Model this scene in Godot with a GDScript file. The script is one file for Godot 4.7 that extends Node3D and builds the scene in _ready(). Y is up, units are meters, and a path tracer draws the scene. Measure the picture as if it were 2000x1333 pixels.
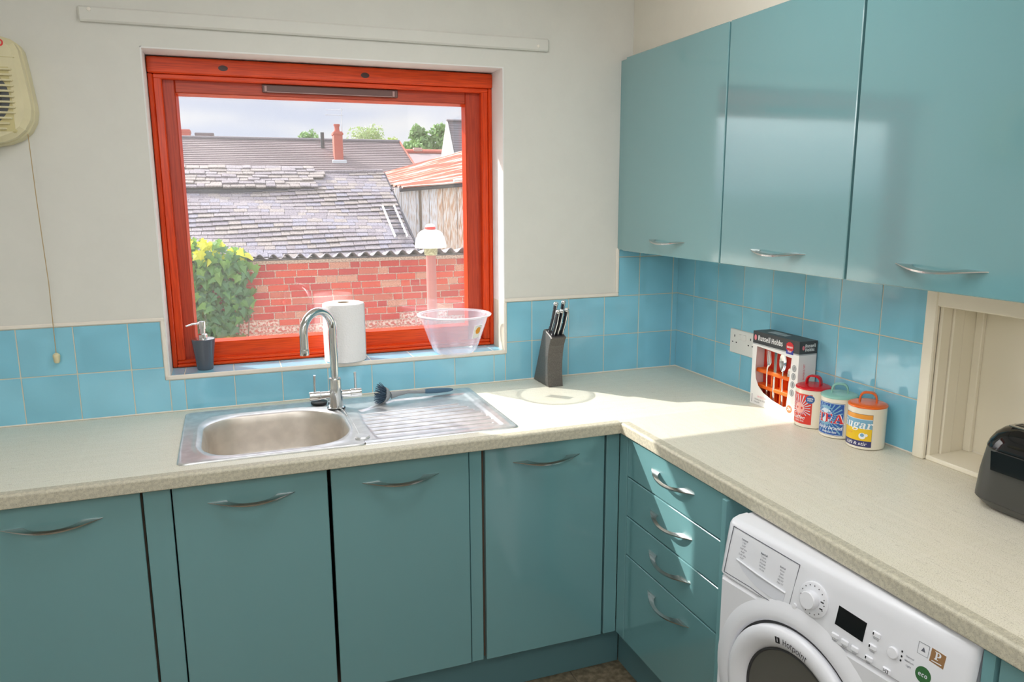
extends Node3D
# A small fitted kitchen with a window onto a yard. y is up, metres; the window wall is the plane z = 0, the hob-side wall the plane x = 0.

var M := {}
var taken := {}
var rng := RandomNumberGenerator.new()
const WT := 0.88            # worktop height
const P := 0.153            # tile pitch
const ROWS := [0.88, 1.0304, 1.1834, 1.3364]
const FACE := -PI / 2       # turns a thing built facing +z so that it faces into the room from the right-hand wall


# ---------------------------------------------------------------- mesh building
class MB:
	var v := PackedVector3Array()
	var n := PackedVector3Array()
	var uv := PackedVector2Array()
	var c := PackedColorArray()
	var xf := Transform3D()
	var tint := Color(1, 1, 1)

	func put(p: Vector3, m: Vector3, t: Vector2) -> void:
		v.append(xf * p)
		n.append((xf.basis * m).normalized())
		uv.append(t)
		c.append(tint)

	func tri(a: Vector3, b: Vector3, d: Vector3) -> void:
		var m := (b - a).cross(d - a)
		if m.length_squared() < 1e-20:
			return
		m = m.normalized()
		put(a, m, Vector2(a.x, a.y)); put(d, m, Vector2(d.x, d.y)); put(b, m, Vector2(b.x, b.y))

	func quad(a: Vector3, b: Vector3, d: Vector3, e: Vector3) -> void:
		tri(a, b, d)
		tri(a, d, e)

	func otri(a: Vector3, b: Vector3, d: Vector3, out: Vector3) -> void:
		if (b - a).cross(d - a).dot(out) < 0.0:
			tri(a, d, b)
		else:
			tri(a, b, d)

	func oquad(a: Vector3, b: Vector3, d: Vector3, e: Vector3, out: Vector3) -> void:
		otri(a, b, d, out)
		otri(a, d, e, out)

	# a box with chamfered edges
	func box(lo: Vector3, hi: Vector3, ch := 0.0) -> void:
		var m := (lo + hi) / 2.0
		var h := (hi - lo) / 2.0
		ch = minf(ch, minf(h.x, minf(h.y, h.z)) * 0.9)
		var k := h - Vector3(ch, ch, ch)
		for ax in 3:
			var u := (ax + 1) % 3
			var w := (ax + 2) % 3
			for s in [-1.0, 1.0]:
				var q := []
				for t in [[-1.0, -1.0], [1.0, -1.0], [1.0, 1.0], [-1.0, 1.0]]:
					var p := Vector3()
					p[ax] = s * h[ax]
					p[u] = t[0] * k[u]
					p[w] = t[1] * k[w]
					q.append(m + p)
				var out := Vector3()
				out[ax] = s
				oquad(q[0], q[1], q[2], q[3], out)
			if ch <= 0.0:
				continue
			for su in [-1.0, 1.0]:
				for sw in [-1.0, 1.0]:
					var q := []
					for t in [[-1.0, 0], [1.0, 0], [1.0, 1], [-1.0, 1]]:
						var p := Vector3()
						p[ax] = t[0] * k[ax]
						p[u] = su * (h[u] if t[1] == 0 else k[u])
						p[w] = sw * (k[w] if t[1] == 0 else h[w])
						q.append(m + p)
					var out := Vector3()
					out[u] = su
					out[w] = sw
					oquad(q[0], q[1], q[2], q[3], out)
		if ch > 0.0:
			for i in 8:
				var s := Vector3(-1 if i & 1 else 1, -1 if i & 2 else 1, -1 if i & 4 else 1)
				otri(m + s * Vector3(h.x, k.y, k.z), m + s * Vector3(k.x, h.y, k.z), m + s * Vector3(k.x, k.y, h.z), s)

	# a grid of points with smooth normals; outward is (next row) x (next column)
	func grid(g: Array, round_rows := false, flip := false) -> void:
		var a := g.size()
		var b: int = g[0].size()
		var nn := []
		for i in a:
			var row := PackedVector3Array()
			for j in b:
				var i0 := maxi(i - 1, 0)
				var i1 := mini(i + 1, a - 1)
				var j0 := j - 1
				var j1 := j + 1
				if round_rows:
					j0 = b - 2 if j0 < 0 else j0
					j1 = 1 if j1 >= b else j1
				else:
					j0 = maxi(j0, 0)
					j1 = mini(j1, b - 1)
				var du: Vector3 = g[i1][j] - g[i0][j]
				var dv: Vector3 = g[i][j1] - g[i][j0]
				var m := du.cross(dv)
				if m.length_squared() < 1e-18:      # a pole: look one ring inwards
					var ii := 1 if i == 0 else a - 2
					du = g[mini(ii + 1, a - 1)][j] - g[maxi(ii - 1, 0)][j]
					dv = g[ii][j1] - g[ii][j0]
					m = du.cross(dv)
				m = m.normalized()
				row.append(-m if flip else m)
			nn.append(row)
		for i in a - 1:
			for j in b - 1:
				var q := [[i, j], [i + 1, j], [i + 1, j + 1], [i, j + 1]]
				for t in [[0, 1, 2], [0, 2, 3]]:
					var r := []
					for k in t:
						r.append([g[q[k][0]][q[k][1]], nn[q[k][0]][q[k][1]], Vector2(float(q[k][1]) / (b - 1), float(q[k][0]) / (a - 1))])
					if ((r[1][0] - r[0][0]) as Vector3).cross(r[2][0] - r[0][0]).length_squared() < 1e-20:
						continue
					put(r[0][0], r[0][1], r[0][2])
					if flip:
						put(r[1][0], r[1][1], r[1][2]); put(r[2][0], r[2][1], r[2][2])
					else:
						put(r[2][0], r[2][1], r[2][2]); put(r[1][0], r[1][1], r[1][2])

	# turned profile (radius, height) from the bottom up; a break of more than `crease` degrees stays sharp
	func lathe(prof: Array, seg := 24, a0 := 0.0, a1 := TAU, crease := 35.0) -> void:
		var runs := []
		var cur := [prof[0]]
		for i in range(1, prof.size()):
			cur.append(prof[i])
			if i < prof.size() - 1:
				var d0: Vector2 = prof[i] - prof[i - 1]
				var d1: Vector2 = prof[i + 1] - prof[i]
				if absf(d0.angle_to(d1)) > deg_to_rad(crease):
					runs.append(cur)
					cur = [prof[i]]
		runs.append(cur)
		for r in runs:
			var g := []
			for p in r:
				var row := PackedVector3Array()
				for j in seg + 1:
					var t := a0 + (a1 - a0) * j / seg
					row.append(Vector3(p.x * cos(t), p.y, p.x * sin(t)))
				g.append(row)
			grid(g, absf(a1 - a0 - TAU) < 1e-4)

	# a round tube along points
	func tube(pts: Array, rad, seg := 12, caps := true) -> void:
		var g := []
		var side := Vector3.UP
		var first := ((pts[1] - pts[0]) as Vector3).normalized()
		if absf(first.dot(side)) > 0.9:
			side = Vector3.RIGHT
		for i in pts.size():
			var t := ((pts[mini(i + 1, pts.size() - 1)] - pts[maxi(i - 1, 0)]) as Vector3).normalized()
			side = (side - t * side.dot(t)).normalized()
			var up := t.cross(side)
			var r: float = rad[i] if rad is Array else rad
			var row := PackedVector3Array()
			for j in seg + 1:
				var a := TAU * j / seg
				row.append(pts[i] + (side * cos(a) - up * sin(a)) * r)
			g.append(row)
		grid(g, true)
		if caps:
			for e in [0, pts.size() - 1]:
				var out: Vector3 = (pts[0] - pts[1]) if e == 0 else (pts[e] - pts[e - 1])
				for j in seg:
					otri(pts[e], g[e][j], g[e][j + 1], out)

	# an outline in x, y drawn out from z0 to z1, edges of the front chamfered by ch
	func prism(poly: PackedVector2Array, z0: float, z1: float, ch := 0.0, back := true) -> void:
		if Geometry2D.is_polygon_clockwise(poly):
			poly = poly.duplicate()
			poly.reverse()
		var top := poly
		if ch > 0.0:
			top = PackedVector2Array()
			for i in poly.size():
				var p := poly[i]
				var e0 := (p - poly[i - 1]).normalized()
				var e1 := (poly[(i + 1) % poly.size()] - p).normalized()
				var n0 := Vector2(-e0.y, e0.x)
				var n1 := Vector2(-e1.y, e1.x)
				var b := (n0 + n1).normalized()
				top.append(p + b * ch / maxf(0.4, b.dot(n0)))
		var ix := Geometry2D.triangulate_polygon(top)
		for k in range(0, ix.size(), 3):
			otri(v3(top[ix[k]], z1), v3(top[ix[k + 1]], z1), v3(top[ix[k + 2]], z1), Vector3.BACK)
		if back:
			ix = Geometry2D.triangulate_polygon(poly)
			for k in range(0, ix.size(), 3):
				otri(v3(poly[ix[k]], z0), v3(poly[ix[k + 1]], z0), v3(poly[ix[k + 2]], z0), Vector3.FORWARD)
		for i in poly.size():
			var j := (i + 1) % poly.size()
			quad(v3(poly[i], z0), v3(poly[j], z0), v3(poly[j], z1 - ch), v3(poly[i], z1 - ch))
			if ch > 0.0:
				quad(v3(poly[i], z1 - ch), v3(poly[j], z1 - ch), v3(top[j], z1), v3(top[i], z1))

	func v3(p: Vector2, z: float) -> Vector3:
		return Vector3(p.x, p.y, z)

	# lettering; each point of the flat text goes through `bend`
	func text(s: String, height: float, at: Vector2, bend: Callable, family := "Droid Sans", weight := 400, wide := 1.0, italic := false) -> void:
		var f := SystemFont.new()
		f.font_names = PackedStringArray([family])
		f.font_weight = weight
		f.font_italic = italic
		var t := TextMesh.new()
		t.font = f
		t.font_size = 48
		t.pixel_size = height / 34.0
		t.depth = 0.0
		t.curve_step = 2.0
		t.text = s
		var a := t.get_mesh_arrays()
		if a.is_empty() or a[Mesh.ARRAY_VERTEX] == null:
			return
		var pv: PackedVector3Array = a[Mesh.ARRAY_VERTEX]
		var ix: PackedInt32Array = a[Mesh.ARRAY_INDEX] if a[Mesh.ARRAY_INDEX] != null else PackedInt32Array(range(pv.size()))
		for k in range(0, ix.size() - 2, 3):
			var q := []
			for j in 3:
				var p := pv[ix[k + j]]
				q.append(bend.call(Vector2(p.x * wide + (0.2 * p.y if italic else 0.0), p.y) + at))
			var out: Vector3 = bend.call(at + Vector2(0, 0))
			var o2: Vector3 = bend.call(at + Vector2(0.001, 0))
			var o3: Vector3 = bend.call(at + Vector2(0, 0.001))
			otri(q[0], q[1], q[2], (o2 - out).cross(o3 - out))

	func mesh() -> ArrayMesh:
		var a := []
		a.resize(Mesh.ARRAY_MAX)
		a[Mesh.ARRAY_VERTEX] = v
		a[Mesh.ARRAY_NORMAL] = n
		a[Mesh.ARRAY_TEX_UV] = uv
		a[Mesh.ARRAY_COLOR] = c
		var m := ArrayMesh.new()
		if v.size() >= 3:
			m.add_surface_from_arrays(Mesh.PRIMITIVE_TRIANGLES, a)
		return m


func mb() -> MB:
	return MB.new()


# ---------------------------------------------------------------- naming and placing
func numbered(called: String) -> String:
	var k: int = taken.get(called, 0)
	taken[called] = k + 1
	return called if k == 0 else "%s_%03d" % [called, k]


func tag(o: Node, label: String, category: String, group := "", kind := "") -> void:
	o.set_meta("label", label)
	if category:
		o.set_meta("category", category)
	if group:
		o.set_meta("group", group)
	if kind:
		o.set_meta("kind", kind)


func thing(called: String, label: String, category: String, at := Vector3.ZERO, turn := 0.0, group := "", kind := "") -> Node3D:
	var o := Node3D.new()
	o.name = numbered(called)
	add_child(o)
	o.position = at
	o.rotation.y = turn
	tag(o, label, category, group, kind)
	return o


func part(called: String, shape, material: Material, parent: Node, at := Vector3.ZERO) -> MeshInstance3D:
	var o := MeshInstance3D.new()
	o.name = called
	o.mesh = shape.mesh() if shape is MB else shape
	o.material_override = null
	if o.mesh.get_surface_count():
		if shape is MB:
			o.mesh.surface_set_material(0, material)
		else:
			o.set_surface_override_material(0, material)
	o.position = at
	parent.add_child(o, true)
	return o


func single(called: String, shape, material: Material, label: String, category: String, at := Vector3.ZERO, group := "", kind := "") -> MeshInstance3D:
	var o := part(numbered(called), shape, material, self, at)
	tag(o, label, category, group, kind)
	return o


func dup(o: Node3D, called: String, label: String, at: Vector3, turn := 0.0) -> Node3D:
	var r: Node3D = o.duplicate()
	r.name = numbered(called)
	add_child(r)
	r.position = at
	r.rotation.y = turn
	r.set_meta("label", label)
	return r


func boxm(lo: Vector3, hi: Vector3, ch := 0.0) -> MB:
	var b := mb()
	b.box(lo, hi, ch)
	return b


func V(x: float, y: float, z: float) -> Vector3:
	return Vector3(x, y, z)


# ---------------------------------------------------------------- materials
func noise_tex(freq: float, sd: int, cols: Array, at: Array, size := 512, octaves := 4, kind := FastNoiseLite.TYPE_SIMPLEX_SMOOTH) -> NoiseTexture2D:
	var f := FastNoiseLite.new()
	f.seed = sd
	f.noise_type = kind
	f.frequency = freq
	f.fractal_octaves = octaves
	var g := Gradient.new()
	g.offsets = PackedFloat32Array(at)
	g.colors = PackedColorArray(cols)
	var t := NoiseTexture2D.new()
	t.width = size
	t.height = size
	t.seamless = true
	t.noise = f
	t.color_ramp = g
	return t


func grey(v: float) -> Color:
	return Color(v, v, v)


func mat(key: String, col: Color, rough := 0.6, metal := 0.0) -> StandardMaterial3D:
	var m := StandardMaterial3D.new()
	m.resource_name = key
	m.albedo_color = col
	m.roughness = rough
	m.metallic = metal
	M[key] = m
	return m


func tri(m: StandardMaterial3D, tex: Texture2D, scale: Vector3, world := true) -> StandardMaterial3D:
	m.albedo_texture = tex
	m.uv1_triplanar = true
	m.uv1_world_triplanar = world
	m.uv1_scale = scale
	m.uv1_triplanar_sharpness = 8.0
	return m


func speckle(m: StandardMaterial3D, tex: Texture2D, scale: Vector3) -> void:
	m.detail_enabled = true
	m.detail_uv_layer = BaseMaterial3D.DETAIL_UV_2
	m.detail_blend_mode = BaseMaterial3D.BLEND_MODE_MUL
	m.detail_albedo = tex
	m.uv2_triplanar = true
	m.uv2_world_triplanar = true
	m.uv2_scale = scale


func relief(m: StandardMaterial3D, tex: Texture2D, cm: float) -> void:
	m.heightmap_enabled = true
	m.heightmap_texture = tex
	m.heightmap_scale = cm


func rgb(r: int, g: int, b: int) -> Color:
	return Color(r / 255.0, g / 255.0, b / 255.0)


func _ready() -> void:
	rng.seed = 7
	# ---- camera
	var cam := Camera3D.new()
	cam.name = "camera"
	cam.fov = 48.2023
	cam.near = 0.05
	cam.far = 400.0
	add_child(cam)
	cam.position = V(-1.69954, 1.56914, 2.65463)
	cam.rotation = V(-0.186866, -0.353979, -0.0045413)
	cam.current = true
	# ---- sky, exposure
	var e := Environment.new()
	e.background_mode = Environment.BG_SKY
	e.sky = Sky.new()
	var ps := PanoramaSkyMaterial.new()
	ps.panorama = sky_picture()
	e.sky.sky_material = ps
	e.background_energy_multiplier = 1.0
	e.tonemap_mode = Environment.TONE_MAPPER_LINEAR
	e.tonemap_exposure = 1.0
	e.sdfgi_enabled = true
	e.ssao_enabled = true
	e.ssil_enabled = true
	var we := WorldEnvironment.new()
	we.name = "world_environment"
	we.environment = e
	add_child(we)
	# ---- sun, from outside and the left, 33 degrees up
	var sun := DirectionalLight3D.new()
	sun.name = "sun"
	sun.light_color = Color(1.0, 0.98, 0.95)
	sun.light_energy = 2.3
	sun.light_angular_distance = 0.6
	sun.shadow_enabled = true
	add_child(sun)
	sun.look_at_from_position(V(0, 6, 0), V(0, 6, 0) + V(1.02, -0.94, 1.0), Vector3.UP)
	# ---- added fill lamps, all out of view: two flat ceiling panels and a globe
	materials()
	added_ceiling_panel(V(-1.2, 2.42, 1.15), "added unseen ceiling panel for fill light, nearer the window", 0.95)
	added_ceiling_panel(V(-1.3, 2.42, 2.9), "added unseen ceiling panel for fill light, further from the window", 0.8)
	added_globe(V(-2.35, 1.98, 3.2), 0.8)

	room()
	window()
	outdoors()
	worktop()
	base_units()
	wall_units()
	washer()
	sink()
	tap()
	sill_things()
	worktop_things()
	wall_things()


func sky_picture() -> ImageTexture:
	var f := FastNoiseLite.new()
	f.seed = 11
	f.noise_type = FastNoiseLite.TYPE_SIMPLEX_SMOOTH
	f.frequency = 1.0
	f.fractal_octaves = 5
	var w := 768
	var h := 384
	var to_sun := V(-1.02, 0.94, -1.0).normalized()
	var im := Image.create(w, h, false, Image.FORMAT_RGBF)
	for y in h:
		var el := PI / 2.0 - (y + 0.5) / h * PI
		for x in w:
			var az := (x + 0.5) / w * TAU
			var d := V(sin(az) * cos(el), sin(el), -cos(az) * cos(el))
			# flat cloud decks: look the noise up where the view meets a high plane
			var k := 1.0 / (maxf(d.y, 0.0) + 0.12)
			var nse := f.get_noise_3d(d.x * k * 0.55, d.z * k * 1.3, 3.0) * 0.5 + 0.5
			var c := clampf((nse - 0.36) / 0.3, 0.0, 1.0)
			c = c * c * (3.0 - 2.0 * c)
			var low := clampf(1.0 - d.y / 0.10, 0.0, 1.0)
			var col := V(0.77, 0.83, 1.0).lerp(V(1.03, 1.03, 1.05), c)
			col = col.lerp(V(0.75, 0.82, 0.96), low * 0.6)
			col *= 1.0 + 1.6 * smoothstep(0.12, 0.9, d.y)
			# haze glow round the unseen sun, added to brighten the room's right side
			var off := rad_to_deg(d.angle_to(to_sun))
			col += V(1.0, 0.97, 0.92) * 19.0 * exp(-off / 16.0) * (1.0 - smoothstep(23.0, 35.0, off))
			if d.y < 0.0:
				col = V(0.5, 0.5, 0.48)
			im.set_pixel(x, y, Color(col.x, col.y, col.z))
	return ImageTexture.create_from_image(im)


func added_ceiling_panel(at: Vector3, label: String, energy: float) -> void:  # adds an unseen ceiling panel that brightens the room
	var t := thing("added_ceiling_light", label, "ceiling light", at)
	var fr := mb()
	fr.box(V(-0.62, -0.012, -0.32), V(0.62, 0.0, 0.32), 0.003)
	part("housing", fr, M.white_plastic, t)
	var gl := mat("panel_glow", Color(1, 1, 1), 0.4)
	gl.emission_enabled = true
	gl.emission = Color(0.985, 0.99, 1.0)
	gl.emission_energy_multiplier = 1.6
	part("diffuser", boxm(V(-0.6, -0.018, -0.3), V(0.6, -0.0125, 0.3), 0.002), gl, t)
	var l := AreaLight3D.new()
	l.name = "panel_fill_light"
	l.area_size = Vector2(1.2, 0.6)
	l.area_normalize_energy = true
	l.light_color = Color(0.985, 0.99, 1.0)
	l.light_energy = energy
	l.shadow_enabled = true
	l.set("area_range", 12.0)
	t.add_child(l)
	l.position = V(0, -0.022, 0)
	l.rotation.x = -PI / 2


func added_globe(at: Vector3, energy: float) -> void:  # adds a globe lamp out of view as extra fill light
	var t := thing("added_globe_lamp", "white globe fill lamp, added unseen behind the camera", "lamp", at)
	var gl := mat("globe_glow", Color(1, 1, 1), 0.3)
	gl.emission_enabled = true
	gl.emission = Color(0.985, 0.99, 1.0)
	gl.emission_energy_multiplier = 2.0
	var b := mb()
	var pr_ := []
	for i in 17:
		var a := PI * i / 16.0 - PI / 2
		pr_.append(Vector2(0.15 * cos(a), 0.15 * sin(a)))
	b.lathe(pr_, 32, 0.0, TAU, 90.0)
	part("globe", b, gl, t)
	var s := mb()
	s.tube([V(0, 0.15, 0), V(0, 0.44, 0)], 0.006, 8)
	part("flex", s, M.white_plastic, t)
	var l := OmniLight3D.new()
	l.name = "globe_fill_light"
	l.light_color = Color(0.985, 0.99, 1.0)
	l.light_energy = energy
	l.light_size = 0.14
	l.omni_range = 12.0
	l.omni_attenuation = 2.0
	l.shadow_enabled = true
	t.add_child(l)


func materials() -> void:
	mat("white_plastic", rgb(238, 236, 232), 0.35)
	var paint_n := noise_tex(0.02, 3, [grey(0.985), grey(1.0)], [0.0, 1.0])
	tri(mat("wall_paint", rgb(226, 224, 216), 0.75), paint_n, V(0.8, 0.8, 0.8))
	tri(mat("wall_paint_warm", rgb(232, 226, 212), 0.7), paint_n, V(0.8, 0.8, 0.8))
	mat("reveal_paint", rgb(236, 235, 232), 0.6)
	mat("ceiling_paint", rgb(238, 236, 230), 0.85)
	mat("cream_gloss", rgb(246, 238, 218), 0.35)
	mat("grout", rgb(214, 208, 190), 0.8)
	mat("trim_white", rgb(240, 232, 220), 0.4)
	# glazed tiles, a little uneven
	var wav := noise_tex(0.012, 5, [grey(0.0), grey(1.0)], [0.0, 1.0], 256, 2)
	for i in 3:
		var t := mat("tile_%d" % i, [rgb(142, 207, 229), rgb(146, 210, 232), rgb(138, 204, 227)][i], 0.09)
		tri(t, noise_tex(0.01, 21 + i, [grey(0.96), grey(1.0)], [0.2, 0.8], 128, 2), V(3, 3, 3))
		relief(t, wav, 0.05)
	# gloss teal doors
	var d := mat("teal_gloss", rgb(114, 161, 165), 0.10)
	d.clearcoat_enabled = true
	d.clearcoat = 0.9
	d.metallic_specular = 0.7
	d.clearcoat_roughness = 0.06
	mat("teal_matt", rgb(116, 164, 168), 0.35)
	mat("carcass", rgb(196, 190, 178), 0.6)
	mat("edge_brown", rgb(120, 100, 84), 0.6)
	mat("plinth", rgb(92, 130, 136), 0.4)
	# stainless and chrome
	var br := noise_tex(0.03, 9, [grey(0.93), grey(1.0)], [0.2, 0.8], 256, 3)
	var st := tri(mat("steel", rgb(228, 229, 230), 0.33, 0.72), br, V(3, 3, 3))
	st.uv1_triplanar_sharpness = 4.0
	var sb := tri(mat("steel_bowl", rgb(228, 220, 210), 0.42, 0.85), noise_tex(0.02, 12, [grey(0.955), grey(1.0)], [0.25, 0.75], 256, 4), V(3, 3, 3))
	sb.uv1_triplanar_sharpness = 4.0
	mat("chrome", rgb(226, 228, 230), 0.06, 1.0)
	mat("satin_chrome", rgb(206, 206, 204), 0.2, 1.0)
	mat("black_plastic", rgb(28, 28, 28), 0.4)
	mat("dark_grey", rgb(70, 72, 74), 0.4)
	# worktop: pale stone laminate with long faint veins and fine specks
	var veins := noise_tex(0.010, 31, [rgb(255, 253, 247), rgb(255, 254, 250), rgb(230, 227, 220), rgb(255, 254, 249), rgb(252, 250, 244), rgb(255, 253, 247)], [0.0, 0.485, 0.497, 0.509, 0.7, 1.0], 1024, 2)
	var veins2 := noise_tex(0.010, 77, [rgb(255, 253, 247), rgb(255, 254, 250), rgb(230, 227, 220), rgb(255, 254, 249), rgb(252, 250, 244), rgb(255, 253, 247)], [0.0, 0.485, 0.497, 0.509, 0.7, 1.0], 1024, 2)
	var specks := noise_tex(0.16, 41, [rgb(196, 192, 184), rgb(240, 238, 234), rgb(255, 255, 254), rgb(255, 255, 255)], [0.12, 0.3, 0.42, 1.0], 512, 3)
	tri(mat("worktop_a", rgb(236, 235, 224), 0.4), veins, V(0.35, 0.35, 4.2))
	tri(mat("worktop_b", rgb(233, 229, 216), 0.4), veins2, V(4.2, 0.35, 0.35))
	tri(mat("worktop_edge", rgb(208, 202, 182), 0.5), noise_tex(0.05, 43, [grey(0.92), grey(1.0)], [0.3, 0.7], 256), V(6, 6, 6))
	for k in ["worktop_a", "worktop_b", "worktop_edge"]:
		speckle(M[k], specks, V(4.0, 4.0, 4.0))
	# varnished softwood
	var grain := noise_tex(0.02, 51, [rgb(226, 206, 200), rgb(244, 238, 235), rgb(255, 255, 255)], [0.2, 0.5, 0.8], 512, 4)
	var wx := tri(mat("wood_x", rgb(234, 78, 20), 0.36), grain, V(0.7, 14, 14))
	var wy := tri(mat("wood_y", rgb(226, 72, 18), 0.36), grain, V(14, 0.7, 14))
	for w in [wx, wy]:
		w.clearcoat_enabled = true
		w.metallic_specular = 0.35
		w.clearcoat = 0.2
		w.clearcoat_roughness = 0.2
	tri(mat("sash_x", rgb(196, 72, 36), 0.42), grain, V(0.7, 14, 14))
	tri(mat("sash_y", rgb(192, 66, 32), 0.42), grain, V(14, 0.7, 14))
	mat("knot", rgb(74, 44, 40), 0.4)
	mat("vent_brown", rgb(112, 80, 74), 0.45)
	mat("vent_cap", rgb(186, 150, 146), 0.45)
	var g := mat("glass", Color(1, 1, 1, 0.018), 0.0)
	g.transparency = BaseMaterial3D.TRANSPARENCY_ALPHA
	g.metallic_specular = 0.62
	var pl := mat("clear_plastic", Color(0.88, 0.93, 1.0, 0.28), 0.1)
	pl.transparency = BaseMaterial3D.TRANSPARENCY_ALPHA
	var pr_ := mat("clear_plastic_rim", Color(0.96, 0.97, 1.0, 0.6), 0.15)
	pr_.transparency = BaseMaterial3D.TRANSPARENCY_ALPHA
	var ft := tri(mat("floor_vinyl", rgb(132, 122, 104), 0.45), noise_tex(0.03, 61, [rgb(190, 182, 168), rgb(255, 250, 240)], [0.25, 0.75], 512, 5), V(2, 2, 2))
	ft.uv1_triplanar_sharpness = 4.0
	mat("floor_joint", rgb(96, 90, 78), 0.7)


# ---------------------------------------------------------------- the room
func struct(called: String, label: String, category: String) -> Node3D:
	var o := Node3D.new()
	o.name = called
	add_child(o)
	tag(o, label, category, "", "structure")
	return o


const OX0 := -1.908
const OX1 := -0.746
const OY0 := 1.0
const OY1 := 2.019


func tile_at(parent: Node, x0: float, x1: float, y0: float, y1: float, wall: String, sill := false) -> void:
	# one glazed tile with its own edges; x is the run along the wall
	var g := 0.0015
	var b := mb()
	b.box(V(-(x1 - x0) / 2 + g, -(y1 - y0) / 2 + g, -0.006), V((x1 - x0) / 2 - g, (y1 - y0) / 2 - g, 0.0), 0.0011)
	var o := part("tile", b, M["tile_%d" % rng.randi_range(0, 2)], parent)
	if wall == "back":
		o.position = V((x0 + x1) / 2, (y0 + y1) / 2, 0.0022 + rng.randf_range(-0.0003, 0.0003))
		o.rotation = V(rng.randf_range(-0.0035, 0.0035), rng.randf_range(-0.0035, 0.0035), 0)
	elif wall == "right":
		o.position = V(-0.0022 + rng.randf_range(-0.0003, 0.0003), (y0 + y1) / 2, (x0 + x1) / 2)
		o.rotation = V(rng.randf_range(-0.0035, 0.0035), FACE + rng.randf_range(-0.0035, 0.0035), 0)
	elif wall == "sill":
		o.position = V((x0 + x1) / 2, OY0 + 0.0022, (y0 + y1) / 2)
		o.rotation = V(-PI / 2, 0, 0)
	elif wall == "reveal":
		o.position = V(OX1 - 0.0022, (y0 + y1) / 2, (x0 + x1) / 2)
		o.rotation = V(0, FACE, 0)


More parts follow.
